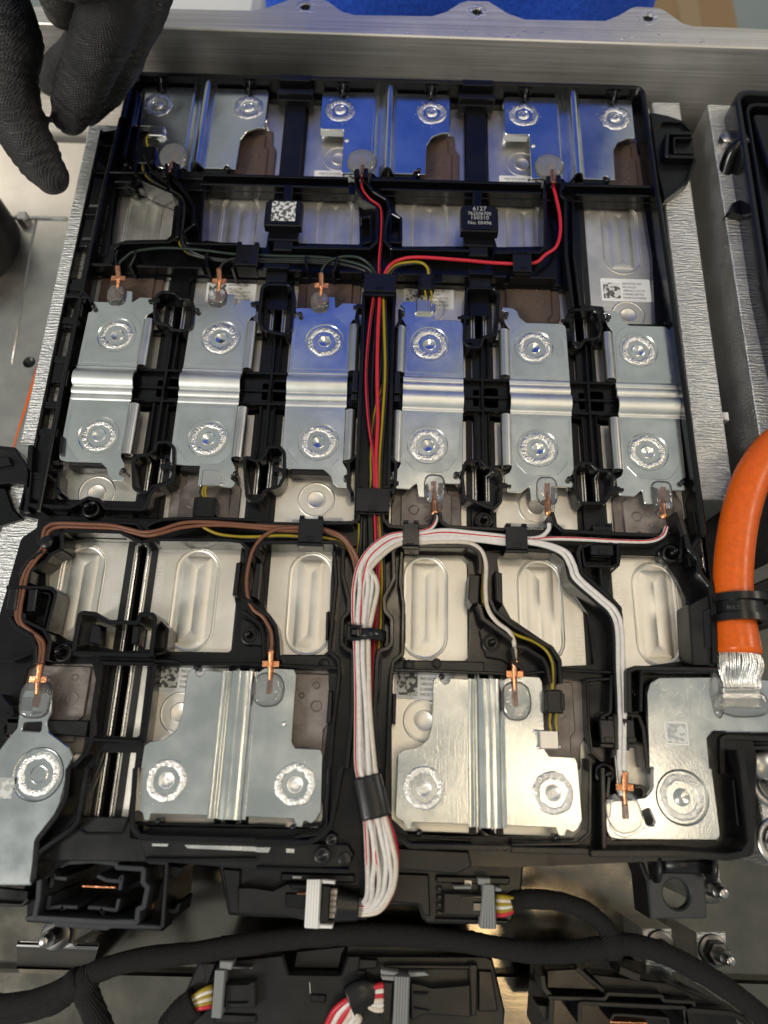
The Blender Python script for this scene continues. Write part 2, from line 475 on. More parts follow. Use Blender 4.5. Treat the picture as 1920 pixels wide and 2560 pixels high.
ORG = {}
def mesh(name, mb, material):
    me = bpy.data.meshes.new(name)
    me.from_pydata([(x*S, y*S, z*S) for x, y, z in mb.v], [], mb.f)
    me.polygons.foreach_set("use_smooth", mb.s)
    me.materials.append(material)
    me.update()
    return me
def obj(name, mb, material, parent=None, label=None):
    """one mesh object; its origin is its parent's (or its own place for a top-level thing)"""
    o0 = ORG.get(parent.name, (0, 0, 0)) if parent else None
    if o0 is None:
        xs, ys, zs = zip(*mb.v)
        o0 = ((min(xs)+max(xs))/2, (min(ys)+max(ys))/2, min(zs))
    mb.v = [(p[0]-o0[0], p[1]-o0[1], p[2]-o0[2]) for p in mb.v]
    o = bpy.data.objects.new(name, mesh(name, mb, material)); COL.objects.link(o)
    if parent: o.parent = parent
    else: o.location = [c*S for c in o0]
    ORG[o.name] = o0
    if label: o["label"] = label
    return o
def tag(o, label, cat_, group=None, kind=None):
    if label: o["label"] = label
    if cat_: o["category"] = cat_
    if group: o["group"] = group
    if kind: o["kind"] = kind
    return o
def thing(name, label, cat_, at=(0, 0, 0), group=None):
    o = bpy.data.objects.new(name, None); COL.objects.link(o)
    o.empty_display_size = 0.01
    o.location = [c*S for c in at]; ORG[o.name] = at
    return tag(o, label, cat_, group)
def share(name, me, parent, at=(0, 0, 0), rz=0.0):
    """another object on an existing mesh, at mm offset inside its parent"""
    o = bpy.data.objects.new(name, me); COL.objects.link(o); o.parent = parent
    o.location = [c*S for c in at]; o.rotation_euler = (0, 0, rz)
    ORG[o.name] = (0, 0, 0)
    return o
def copy_tree(o, parent=None):
    c = o.copy(); COL.objects.link(c)
    if parent: c.parent = parent
    for ch in list(o.children): copy_tree(ch, c)
    return c
def text_mb(txt, size, at, rz=0.0, depth=0.08, align='LEFT', sx=1.0, tilt=None):
    cu = bpy.data.curves.new("lettering", 'FONT'); cu.body = txt; cu.size = size
    cu.align_x = align; cu.extrude = depth/2; cu.space_line = 0.95; cu.resolution_u = 2
    t = bpy.data.objects.new("lettering", cu)
    me = t.to_mesh(); mb = MB()
    c, s = cos(rz), sin(rz)
    vs = []
    for v in me.vertices:
        x, y, z = v.co.x*sx, v.co.y, v.co.z
        x, y = x*c-y*s, x*s+y*c
        vs.append((x+at[0], y+at[1], z+at[2]+depth/2))
    mb.add(vs, [tuple(p.vertices) for p in me.polygons])
    t.to_mesh_clear(); bpy.data.objects.remove(t); bpy.data.curves.remove(cu)
    return mb
RNG = random.Random(7)
# ================================================================== cells
LID = -8.0                       # height of the cell lids; busbar tops are at 0
def make_cell():
    H = 112.0
    c = thing("battery_cell", "x", "battery cell", (0, 0, 0), "prismatic cells of the module")
    ORG[c.name] = (0, 0, 0)
    obj("can", MB().box(-22.6, 22.6, -86.2, 86.2, 0, H-0.9, 0.3), M_WRAP, c)
    def ob(d, n=10):
        w, h = 9.0+d, 12.5
        return arc(0, h, w, 0, 180, n)+arc(0, -h, w, 180, 360, n)
    lid = MB().prism(rect(-21.6, -85.6, 21.6, 85.6, 2.0), H-0.9, H, 0.25, [ob(0.35)])
    lidO = obj("lid", lid, M_LID, c)
    def vent(u, v):
        x = -10+20*u; y = -22.2+44.4*v
        yy = max(0, abs(y)-12.5); d = hypot(x, yy)-9.0
        h = -0.55
        if d < 0:
            k = min(1, -d/1.0); h = -0.10-0.42*(k*k*(3-2*k))
            if d < -1.6:
                t = min(5.6-abs(x), 18.4-abs(y))/5.6
                if t > 0: h += 0.30*(1-(2*t-1)**2)+.02
        return (x, y, H+h)
    obj("vent", MB().grid(73, 151, vent), M_LID, lidO)
    for s in (-1, 1):
        obj("edge_film", MB().box(s*18.9-1.4, s*18.9+1.4, -86, 86, H, H+0.35, 0.1), M_WRAP, c)
        pts = [(s*21.6+0.12*noise.noise((i*1.7, s*3, 0)), -86+172*i/60, H+0.25+0.15*noise.noise((i*2.3, s*9, 5))) for i in range(61)]
        obj("can_rim", MB().tube(pts, 0.75, 8, 1), M_ROD, c)
    base = MB().prism(rnd([(-15.2, 27), (15.2, 27), (15.2, 49), (13.0, 53), (12.5, 62), (-12.5, 62), (-13, 53), (-15.2, 49)], 1.5), H, H+1.3, 0.35)
    bp = obj("insulator_pad", base, M_PAD, c)
    obj("pad_cover", MB().prism(rnd([(-11, 29), (8.5, 29), (8.5, 31.5), (11, 31.5), (11, 48), (9, 50), (9, 58), (-9, 58), (-9, 50), (-11, 48)], 1.0), H+1.3, H+2.2, 0.35), M_PAD, bp)
    for px_, py_, pr_ in ((-5.5, 41.5, 2.3), (4.8, 43, 2.2), (-5, 33.5, 1.5), (5.6, 35, 1.7), (0.3, 37.5, 1.2)):
        obj("pad_ring", MB().lathe(px_, py_, [(pr_, H+2.15), (pr_-.1, H+2.45), (pr_-.5, H+2.45), (pr_-.6, H+2.2)], 18), M_PAD, bp)
    for q in (70, -70):
        obj("terminal", MB().prism(rect(-10, q-9, 10, q+9, 3), H, H+6.9, 0.5), M_TERM, c)
    pl = MB().lathe(0, -45.5, [(8.2, 0.02), (7.9, 0.22), (7.5, 0.24), (7.2, 0.05)], 40, z=H)
    pl.lathe(0, -45.5, [(4.0, 0.02), (4.0, 0.35), (3.6, 0.40), (3.4, 0.25), (0.01, 0.25)], 32, z=H)
    obj("fill_plug", pl, M_LID, c)
    lab = obj("label_sticker", MB().prism(rect(-12, -37.5, 12.2, -24.5, 0.8), H, H+0.12, 0.03), M_LABEL, c)
    z = H+0.13
    obj("code_field", MB().box(-10.9, -2.6, -36.0, -27.0, H+0.1, z+0.02, 0.0), M_INKG, lab)
    tx = MB()
    for i, t in enumerate(("SAMSUNG SDI", "96D161201", "188D0611141219", "D383R01237923", "MADE IN KOREA")):
        q = text_mb(t, 1.75, (-1.6, -27.9-2.05*i, z), 0, 0.03, 'LEFT', 0.86); tx.add(q.v, q.f)
    obj("label_text", tx, M_INK, lab)
    en = text_mb("0314C190562801", 3.9, (-16.6, 21.5, H), -pi/2, 0.05, 'LEFT', 0.84)
    obj("engraved_code", en, M_ENGR, lidO)
    return c
cell0 = make_cell()
ords = ["first", "second", "third", "fourth", "fifth", "sixth"]
first_cell = True
for blk, y in (("far", 95.0), ("near", -95.0)):
    for i in range(6):
        o = cell0 if first_cell else copy_tree(cell0)
        first_cell = False
        pad_far = (i % 2 == 1)            # columns 2,4,6: pad away from the camera
        o.location = ((-120+48*i)*S, y*S, (LID-112)*S)
        o.rotation_euler = (0, 0, 0 if pad_far else pi)
        if blk == "near":                 # scuffed pads, lamp sheen painted in as a greyer colour
            for q in list(o.children)+[g for ch in o.children for g in ch.children]:
                if q.name.split(".")[0] in ("insulator_pad", "pad_cover", "pad_ring"):
                    q.material_slots[0].link = 'OBJECT'; q.material_slots[0].material = M_PADW
        if blk == "far" and i in (1, 3):  # their stickers sit closer to the terminal
            for q in o.children:
                if q.name.startswith("label_sticker"): q.location.y -= 7.5*S
        o["label"] = "grey lidded prismatic cell, %s from the left in the block %s" % (
            ords[i], "towards the tray wall" if blk == "far" else "towards the connectors")

# ================================================================== weld spots
def weld_mb(cx, cy, seed, recess=True, R=6.5, rr=1.15, dimple=2.8):
    """ring-shaped weld bead with a rough, spattered surface"""
    rn = random.Random(seed); ph = [rn.uniform(0, 50) for _ in range(3)]
    mb = MB(); n = 130; m = 10; vs = []; fs = []
    for k in range(n):
        a = 2*pi*k/n
        wob = 0.35*noise.noise((cos(a)*2+ph[0], sin(a)*2, 1))
        w = rr*(1+0.28*noise.noise((cos(a)*3, sin(a)*3+ph[1], 4)))
        for j in range(m):
            b = pi*j/(m-1)
            nn = 0.42*noise.noise((cos(a)*15+ph[2], sin(a)*15, j*1.1))+0.24*rn.uniform(-1, 1)
            r = R+wob-w*cos(b)*1.15
            z = 0.02+0.46*sin(b)+nn*sin(b)
            vs.append((cx+r*cos(a), cy+r*sin(a), z))
    for k in range(n):
        l = (k+1) % n
        for j in range(m-1): fs.append((k*m+j, l*m+j, l*m+j+1, k*m+j+1))
    mb.add(vs, fs, True)
    for _ in range(16):                       # spatter beads
        a = rn.uniform(0, 2*pi); r = R+rn.choice((-1, 1, 1))*rn.uniform(2.0, 5.0)
        if r < 3.4: continue
        s = rn.uniform(0.08, 0.2)
        mb.ball((cx+r*cos(a), cy+r*sin(a), 0.05), s, 6)
    return mb
def dish_mb(cx, cy, rec=0.35, R=8.8, dr=2.8, z=0.0):
    """pressed weld recess with the conical dimple in its middle; every land and wall shaded apart"""
    mb = MB()
    for pr in ([(R+0.05, -0.02), (R-0.3, -rec)], [(R-0.3, -rec), (dr+0.3, -rec)], [(dr+0.3, -rec), (dr, -rec+.12)], [(dr, -rec+.12), (dr-.2, -rec-.25)], [(dr-0.2, -rec-0.25), (0.5, -rec-.8), (0.01, -rec-.85)]):
        mb.lathe(cx, cy, pr, 44, True, z)
    return mb
def terminal_spot(parent, cx, cy, seed, rec=0.35, R=8.8, dr=2.8, wr=6.3, m=None, z=0.0):
    obj("weld_recess", dish_mb(cx, cy, rec, R, dr, z), m or M_BUS, parent)
    w = weld_mb(cx, cy, seed, R=wr, dimple=dr)
    w.moved(lambda p: (p[0], p[1], p[2]-rec+z))
    obj("weld_bead", w, M_WELD, parent)
def flat_sheet(mb, poly, holes=(), z1=0.0, t=1.0, b=0.18):
    mb.prism(poly, z1-t, z1, b, holes)

# ================================================================== busbars of the middle row
def hump_profile():
    p = [(9.0, 0), (7.5, 0.0)]+[(2.7+4.2*cos(pi*i/10), 2.6*sin(pi*i/10)**1.5) for i in range(1, 10)]+[(-1.75, 0.05)]+[(-3.5+1.7*cos(pi*i/6), 0.85*sin(pi*i/6)**1.4) for i in range(1, 6)]+[(-5.3, 0.0), (-8.5, 0)]
    return cat2(p, 3)
def make_mid(sensor, seed):
    b = thing("busbar", "x", "busbar", (0, 0, 0), "busbars of the middle row"); ORG[b.name] = (0, 0, 0)
    up = [(-15.5, 8.9), (11.6, 8.9), (11.6, 34.6), (12.6, 37.0), (15.0, 38.6), (14.6, 43.6), (13.8, 46.0), (7.5, 46.2), (5.6, 44.4), (4.2, 43.2), (3.6, 49.5), (-4.6, 49.5), (-5.0, 43.0), (-14.2, 43.0), (-14.6, 41.4), (-13.4, 39.8), (-13.8, 37.6), (-15.2, 37.0)]
    mb = MB()
    flat_sheet(mb, rnd(up, [0, 0, .5, 1.5, .6, .3, 1.2, 1.2, 1, .6, 1, 1, .6, .5, .6, .8, .6, .4]), [circ(0, 25.37, 8.85, 44)])
    if sensor:
        lo = [(11.2, -8.4), (-15.8, -8.4), (-15.4, -38.4), (-2.0, -38.4), (-2.0, -47.6), (12.6, -48.0), (14.2, -45.6), (12.0, -43.9), (12.0, -41.9), (13.9, -41.0), (13.0, -38.0), (11.2, -35.0)]
        rr = [0, 0, 3, .4, .8, 1.6, .6, .8, .8, .5, .8, .6]
    else:
        lo = [(11.2, -8.4), (-15.8, -8.4), (-15.4, -38.4), (3.0, -38.4), (6.0, -41.0), (7.2, -44.6), (9.4, -46.2), (14.0, -46.4), (14.2, -44.6), (12.0, -43.9), (12.0, -41.9), (13.9, -41.0), (13.0, -38.0), (11.2, -35.0)]
        rr = [0, 0, 3, 1, 1.5, 1.5, .8, .3, .4, .8, .8, .5, .8, .6]
    flat_sheet(mb, rnd(lo, rr), [circ(0, -25.37, 8.85, 44)])
    obj("plate", mb, M_BUS, b)
    obj("fold", MB().sweep([(p, z-0.5) for p, z in hump_profile()], 1.0, -15.6, 11.5, 'x', 6), M_FOLD, b)
    # raised weld lands
    e = MB()
    e.prism(rnd([(-13.8, 10.5), (10.6, 10.5), (10.6, 32), (5.0, 38.2), (-8.0, 38.2), (-13.2, 31)], [1, 1, 6, 4, 5, 6]), -0.2, 0.14, 0.12, [circ(0, 25.37, 8.85, 44)])
    obj("weld_land", e, M_BUS, b); e = MB()
    e.prism(rnd([(10.2, -10.2), (-14.2, -10.2), (-13.6, -30), (-7.0, -37.6), (5.4, -37.6), (10.2, -33)], [1, 1, 6, 4, 5, 6]), -0.2, 0.14, 0.12, [circ(0, -25.37, 8.85, 44)])
    obj("weld_land", e, M_BUS, b)
    # curled side flanges
    for y0, y1 in ((9.6, 34.2), (-34.0, -9.8)):
        pr = [(11.4, -0.3)]+arc(13.6, -0.9, 2.05, 140, -150, 12)
        obj("curled_edge", MB().sweep(pr, 0.7, y0, y1, 'y', 4), M_CURL, b)
    terminal_spot(b, 0, 25.37, seed, z=0.14); terminal_spot(b, 0, -25.37, seed+1, z=0.14)
    return b
MA, MS = make_mid(False, 11), make_mid(True, 21)
usedA = usedS = False
mids = [("A", 0, "first busbar from the left in the middle row, curled edges on its right"),
        ("S", 0, "second busbar from the left in the middle row, sensor tab at its near end"),
        ("A", 0, "third busbar from the left in the middle row, just left of the wire duct"),
        ("S", 1, "middle-row busbar just right of the wire duct, sensor at its far end"),
        ("A", 1, "busbar in the middle row between the one by the duct and the rightmost one"),
        ("A", 1, "rightmost busbar of the middle row, next to the frame's right wall")]
for i, (k, rot, lab) in enumerate(mids):
    if k == "A": o = MA if not usedA else copy_tree(MA); usedA = True
    else: o = MS if not usedS else copy_tree(MS); usedS = True
    o.location = ((-120+48*i)*S, 0, 0); o.rotation_euler = (0, 0, pi*rot+radians(RNG.uniform(-.4, .4)))
    o["label"] = lab
    o.rotation_euler.x = radians(RNG.uniform(-.3, .3)); o.rotation_euler.y = radians(RNG.uniform(-.3, .3))
    for n_, q in enumerate(w_ for w_ in o.children if w_.name.startswith("weld_bead")):   # no two welds alike
        cy_ = 25.37 if n_ == 0 else -25.37
        wm = weld_mb(RNG.uniform(-.3, .3), cy_+RNG.uniform(-.3, .3), 200+i*7+n_, R=RNG.uniform(6.0, 6.5), rr=RNG.uniform(1.0, 1.35))
        wm.moved(lambda p: (p[0], p[1], p[2]-.21)); q.data = mesh("weld_bead", wm, M_WELD)

# ================================================================== busbars of the far row
Y1 = 165.1
def ridge(profile, dx=0): return cat2([(x+dx, z-0.5) for x, z in profile], 3)
FAR_P = [(-6.6, 0), (-5.6, -0.1), (-4.8, -1.0), (-3.6, -2.2), (-2.2, -2.4), (-1.0, -1.4), (-0.3, 0.6), (0.1, 2.4), (0.9, 3.8), (2.1, 4.2), (3.2, 3.6), (3.9, 1.9), (4.4, 0.5), (5.0, 0.0), (5.8, 0)]
def make_far(sensor, seed):
    b = thing("busbar", "x", "busbar", (0, 0, 0), "busbars of the far row"); ORG[b.name] = (0, 0, 0)
    y = 0.0  # weld centre line
    if not sensor:
        L = [(-34.0, 12.6), (-6.5, 12.8), (-6.5, -41.6), (-21.2, -41.8), (-21.4, -13.2), (-34.0, -13.2)]
        lr = [2.5, 0, 0, .4, .3, 1.6]
    else:
        L = [(-33.4, 12.6), (-6.5, 12.8), (-6.5, -41.6), (-16, -41.8), (-19.5, -41.0), (-19.8, -24.5), (-24.0, -21.5), (-24.0, -14.6), (-34.6, -14.6)]
        lr = [2.5, 0, 0, .6, .6, 1.2, 1, .6, 1]
    R = [(5.6, 12.8), (33.6, 12.8), (33.4, -13.6), (29.6, -13.6), (24.4, -16.2), (21.6, -22.0), (21.0, -41.2), (17.6, -41.2), (17.2, -38.8), (15.2, -38.8), (14.8, -41.0), (5.6, -41.0)]
    rr = [0, 2.5, .8, 1.6, 4, 2, .4, .4, 1, 1, .4, 0]
    mb = MB()
    flat_sheet(mb, rnd(L, lr), [circ(-24, 0, 2.9, 28)])
    flat_sheet(mb, rnd(R, rr), [circ(24, 0, 2.9, 28)])
    obj("plate", mb, M_BUS, b)
    obj("skirt", MB().box(-33.7, -21.8, -13.0, 12.2, -4.6, -1.05, 0.3) if not sensor else MB().box(-32.5, -20, -13.0, 12, -4.6, -1.05, .3), M_WHTP, b)
    obj("fold", MB().sweep(ridge(FAR_P), 1.0, -41.3, 14.4, 'y', 6), M_BUS, b)
    for x in (-24, 24):
        obj("weld_recess", MB().lathe(x, 0, [(2.95, -0.1), (2.6, 0.15), (2.2, 0.5), (1.4, 0.75), (0.8, 0.45), (0.01, 0.4)], 28), M_WELD, b)
        obj("weld_bead", weld_mb(x, 0, seed+x, R=6.1, rr=1.45), M_WELD, b)
    if not sensor:
        obj("press_mark", MB().ball((-19.6, -20.5, 0.05), 1.1, 14, 0.6), M_WELD, b)
    return b
FS, FA = make_far(True, 31), make_far(False, 41)
FS.location = (-96*S, Y1*S, 0); FS["label"] = "folded busbar in the far row nearest the gloved hand, sensor on its left"
FA.location = (0, Y1*S, 0); FA["label"] = "folded busbar in the middle of the far row, deep blue reflection"
def new_welds(o, seed, R, rr):
    for n_, q in enumerate(w_ for w_ in o.children if w_.name.startswith("weld_bead")):
        q.data = mesh("weld_bead", weld_mb((-24, 24)[n_]+RNG.uniform(-.3, .3), RNG.uniform(-.3, .3), seed+n_, R=R+RNG.uniform(-.2, .2), rr=rr), M_WELD)
o = copy_tree(FA); new_welds(o, 320, 6.1, 1.45); o.location = (96*S, Y1*S, 0); o["label"] = "folded busbar in the far row at the right corner of the frame"

# ================================================================== busbars of the near row
NEAR_P = [(-7.4, 0), (-6.6, -0.05), (-6.0, -0.7), (-5.2, -1.2), (-4.4, -0.9), (-3.6, 0.2), (-2.8, 1.0), (-1.6, 1.4), (-0.4, 1.45), (0.4, 1.35), (1.2, 1.5), (2.4, 1.5), (3.2, 1.35), (4.2, 0.9), (5.0, 0.0), (5.6, -0.35), (6.2, -0.1), (6.6, 0)]
def make_near(seed):
    b = thing("busbar", "x", "busbar", (0, 0, 0), "busbars of the near row"); ORG[b.name] = (0, 0, 0)
    L = [(-21.0, 39.2), (-19.4, 41.0), (-18.2, 41.0), (-17.6, 39.0), (-16.2, 37.8), (-14.6, 39.0), (-14.2, 40.6), (-7.3, 40.2), (-7.3, -11.6), (-28.2, -11.6), (-28.4, -14.0), (-30.4, -14.0), (-31.4, -11.4), (-34.4, -10.2), (-34.0, 12.0), (-32.0, 13.4), (-26.4, 14.6), (-22.6, 17.6), (-21.2, 23.0)]
    lr = [.6, .5, .5, .6, 1.2, .6, .5, 0, 0, .6, .6, .6, 1, 1.4, 1, .6, 5, 4, 3]
    R = [(6.5, 40.2), (9.0, 42.2), (20.6, 42.0), (21.6, 40.0), (21.6, 15.0), (23, 12.8), (32.8, 12.6), (33.6, 10.6), (34.2, -9.0), (32.2, -12.2), (30.6, -13.2), (28.2, -12.0), (27.6, -14.4), (25.2, -14.4), (24.4, -11.8), (6.5, -11.6)]
    rr = [0, 1, 1, 1, 1, 1, 1, 1, 1.5, 1, .5, .8, .6, .6, .6, 0]
    mb = MB()
    flat_sheet(mb, rnd(L, lr), [circ(-24, 0, 2.9, 28)])
    flat_sheet(mb, rnd(R, rr), [circ(24, 0, 2.9, 28)])
    obj("plate", mb, M_BUS5, b)
    obj("fold", MB().sweep(ridge(NEAR_P), 1.0, -12.6, 40.6, 'y', 6), M_BUS5, b)
    for x in (-24, 24):
        obj("weld_recess", MB().lathe(x, 0, [(2.95, -0.1), (2.7, -0.02), (2.3, -0.5), (1.0, -0.6), (0.01, -0.5)], 28), M_WELD, b)
        obj("weld_bead", weld_mb(x, 0, seed+x, R=6.2, rr=1.2), M_WELD, b)
    obj("press_mark", MB().ball((18.4, 21.5, 0.05), 1.0, 14, 0.6), M_WELD, b)
    return b
NB = make_near(51)
NB.location = (-48*S, -Y1*S, 0); NB["label"] = "wide busbar in the near row left of the white wire bundle"
o = copy_tree(NB); new_welds(o, 340, 6.2, 1.2); o.location = (48*S, -Y1*S, 0); o["label"] = "wide busbar in the near row right of the white wire bundle, glare on it"
# ================================================================== plastic cell carrier
CR = thing("cell_carrier", "black ribbed plastic carrier frame holding all the busbars and wire ducts", "carrier frame", (0, 0, -8))
ZT = 4.0
def web(poly, holes=(), z0=-7.6, z1=-4.6, name="web", m=None, b=0.4):
    return obj(name, MB().prism(poly, z0, z1, b, holes), m or M_BLK, CR)
def inside(x, y, L):
    r = False; n = len(L); j = n-1
    for i in range(n):
        xi, yi = L[i]; xj, yj = L[j]
        if (yi > y) != (yj > y) and x < (xj-xi)*(y-yi)/(yj-yi)+xi: r = not r
        j = i
    return r
def pierced(outer, holes, z0, z1):
    """flat plate with any number of openings (they may touch)"""
    pts, eds = [], []
    for L in [outer]+list(holes):
        k = len(pts); n = len(L)
        pts += [Vector((x, y)) for x, y in L]; eds += [(k+i, k+(i+1) % n) for i in range(n)]
    V, _, F, *_r = geometry.delaunay_2d_cdt(pts, eds, [], 0, 1e-5)
    keep = []
    for f in F:
        x = sum(V[i].x for i in f)/len(f); y = sum(V[i].y for i in f)/len(f)
        if inside(x, y, outer) and not any(inside(x, y, h) for h in holes): keep.append(tuple(f))
    n = len(V); vs = [(p.x, p.y, z1) for p in V]+[(p.x, p.y, z0) for p in V]
    cnt = {}
    for f in keep:
        for i in range(len(f)): cnt[(f[i], f[(i+1) % len(f)])] = 1
    fs = list(keep)
    for a, b in cnt:
        if (b, a) not in cnt: fs.append((a, a+n, b+n, b))
    return MB().add(vs, fs)
def rib(path, t=1.4, z1=ZT, z0=-7.4, r=0.0, closed=False, name="rib", m=None):
    return obj(name, MB().wall(path, t, z0, z1, 0.35, r, closed), m or M_BLK, CR)
def tr(c, r, pts, t=1.4, z1=ZT, rr=1.5, closed=False, z0=-7.4, m=None):
    return rib(TP(c, r, pts, z1), t, z1, z0, rr, closed, m=m)

# ---- openings of the web
Hh = []
# far row bays
Hh += [rect(-127, 122, -53.5, 177, 2), rect(-42.5, 122, 41.5, 177, 2), rect(53, 122, 134.5, 177, 2)]
zw = -5
# vent windows, far block
Hh.append(rnd(TP(0, 0, [(775, 1240), (900, 1240), (1105, 1290), (1132, 1330), (1110, 1530), (1080, 1556), (820, 1560), (735, 1590)], zw), 1.2))
Hh.append(rnd([T(0, 0, 1325, 1240, zw), (-55, 112.5), (-56.5, 80), T(0, 0, 1290, 1555, zw)], .8))
Hh.append(rnd([(-44, 112.5), T(1, 0, 660, 1265, zw), T(1, 0, 670, 1400, zw), T(1, 0, 672, 1588, zw), T(1, 0, 270, 1580, zw)], .8))
Hh.append(rnd(TP(1, 0, [(890, 1255), (1370, 1262), (1365, 1600), (945, 1600), (940, 1420), (905, 1380)], zw), .8))
Hh.append(rnd([T(1, 0, 1480, 1270, zw), T(2, 0, 200, 1300, zw), T(2, 0, 205, 1600, zw), T(1, 0, 1560, 1605, zw)], 1))
Hh.append(rnd(TP(2, 0, [(425, 1310), (850, 1325), (905, 1659), (925, 2105), (610, 2100), (590, 1990), (470, 1980)], zw), 1))
# far-side contact windows (columns 1-5)
for cx in (-120, -72, -24, 24, 72):
    Hh.append(rect(cx-19.5, 31.5, cx+19.5, 61, 1.5))
for cx in (-120, -72, -24, 24, 72, 120):
    Hh.append(rect(cx-20.6, 10.0, cx+20.6, 29.8, 1.2))
    Hh.append(rect(cx-20.6, -32, cx+20.6, -8.0, 1.2))
for k, cx in enumerate((-120, -72, -24, 24, 72, 120)):
    Hh.append(rect(cx-19.5, -54.0 if k == 0 else -61.5, cx+19.5, -33.5, 1.5))
for gx in (-96, -48, 48, 96):
    Hh.append(rect(gx-5.6, 32, gx+5.0, 44.5, 1)); Hh.append(rect(gx-5.0, -49, gx+5.4, -34, 1))
    Hh.append(rect(gx-3.5, -3.5, gx-0.8, 5, .8)); Hh.append(rect(gx+1.6, -4, gx+8, 6, 1.2))
Hh.append(rnd(TP(0, 2, [(430, 10), (900, 15), (900, 50), (450, 48)], zw), .8))
# vent windows, near block
Hh.append(rnd(TP(0, 2, [(430, 195), (760, 150), (850, 165), (900, 210), (1010, 210), (1560, 225), (1585, 290), (1580, 330), (1520, 560), (1540, 640), (1510, 890), (1480, 910), (1110, 905), (1085, 880), (800, 905), (440, 830), (335, 760), (300, 520), (300, 330), (420, 280)], zw), 1))
Hh.append(rnd(TP(1, 2, [(75, 240), (500, 245), (485, 450), (470, 900), (440, 925), (155, 925), (150, 800), (60, 620), (45, 350)], zw), 1))
Hh.append(rnd(TP(1, 2, [(960, 285), (1340, 285), (1375, 330), (1385, 500), (1380, 940), (1350, 965), (975, 960), (945, 930), (960, 600)], zw), 1))
Hh.append(rnd([T(1, 2, 1560, 290, zw), T(2, 2, 0, 285, zw), T(2, 2, 280, 300, zw), T(2, 2, 350, 460, zw), T(2, 2, 490, 660, zw), T(2, 2, 530, 990, zw), T(2, 2, 320, 1000, zw), T(2, 2, 255, 870, zw), T(1, 2, 1650, 690, zw), T(1, 2, 1600, 600, zw)], 1))
Hh.append(rnd(TP(2, 2, [(640, 400), (695, 350), (710, 265), (910, 262), (1000, 345), (1070, 450), (1120, 560), (1150, 960), (860, 1000), (760, 1010), (735, 1280), (725, 900), (710, 620), (620, 520)], zw), .8))
# near row bays
Hh.append(rnd(TP(0, 2, [(180, 1010), (345, 985), (600, 985), (625, 1090), (590, 1340), (540, 1560), (470, 1640), (440, 1659), (30, 1659), (30, 1380), (100, 1370), (150, 1120)], zw), 1))
Hh.append(rnd(TP(0, 2, [(712, 1000), (958, 1005), (905, 1450), (885, 1460), (650, 1445)], zw), 1))
Hh.append(rnd(TP(0, 2, [(655, 1560), (885, 1560), (830, 1985), (540, 1980)], zw), .6))
Hh.append(rnd([T(0, 2, 1030, 1000, zw), T(1, 2, 470, 1030, zw), T(1, 2, 475, 1300, zw), T(1, 3, 430, 0, zw), T(1, 3, 430, 330, zw), T(1, 3, 390, 400, zw), T(0, 3, 950, 380, zw), T(0, 3, 885, 300, zw), T(0, 2, 940, 1500, zw)], 1))
Hh.append(rnd([T(1, 2, 890, 1045, zw), T(2, 2, 300, 1075, zw), T(2, 2, 470, 1100, zw), T(2, 3, 490, 0, zw), T(2, 3, 500, 400, zw), T(2, 3, 440, 450, zw), T(1, 3, 1000, 440, zw), T(1, 3, 880, 330, zw), T(1, 2, 880, 1400, zw)], 1))
Hh.append(rnd(TP(2, 3, [(640, -60), (900, -240), (1280, -240), (1360, 470), (640, 470)], zw), 1))
# outline of the web
OUT = rnd([(-138.5, 181), (136.8, 181), (137.5, -66), (141, -78), (147, -100), (149, -128), (152, -150), (146, -185), (60, -191), (-60, -191), (-104, -190), (-112, -200), (-152, -198), (-152, -140), (-147, -72), (-140, -66)], 4)
obj("web", pierced(OUT, Hh, -7.6, -4.6), M_BLK, CR)

# ---- outer rim
obj("rim", MB().wall([(-134.5, 150), (-133.5, 180.6), (134.0, 180.6), (136.2, 60), (137.6, -64)], 2.6, -20, 6, 0.9, 5), M_BLK, CR)
obj("rim", MB().wall([(-136.5, 152), (-138.2, 100), (-138.6, 0), (-138, -62)], 1.6, -9, 3.5, 0.4), M_BLK, CR)
# slotted ledge along the left end plate
sl = [rect(-148.2, 58, -143.8, 77, 1), rect(-147.5, 15, -143.5, 31, 1), rect(-147.4, -9.5, -143.5, 2, 1), rect(-147.4, -22, -143.5, -11.5, 1), rect(-147.3, 36, -144.3, 48, 1)]
obj("ledge", MB().prism(rnd([(-139, 152), (-149.0, 150), (-149.6, 90), (-149.2, 0), (-149.8, -62), (-139, -64)], 2), -8, -3.6, 0.4, sl), M_BLK, CR)
for y in (140, 122, 96, 52, 33.5, 12.8, -10.5, -24, -45):
    obj("gusset", MB().box(-147.2, -138.4, y-1.6, y+1.6, -6, -1.6), M_BLK, CR)
rib([(-148.4, 150), (-148.7, 60), (-148.5, -30), (-149.0, -60)], 1.2, -2.4, -13)
for y0, y1 in ((100, 118), (80, 92), (-56, -44)):
    obj("gusset", MB().box(-146.5, -139.5, y0, y1, -6, -1.8, 0.8), M_BLK2, CR)

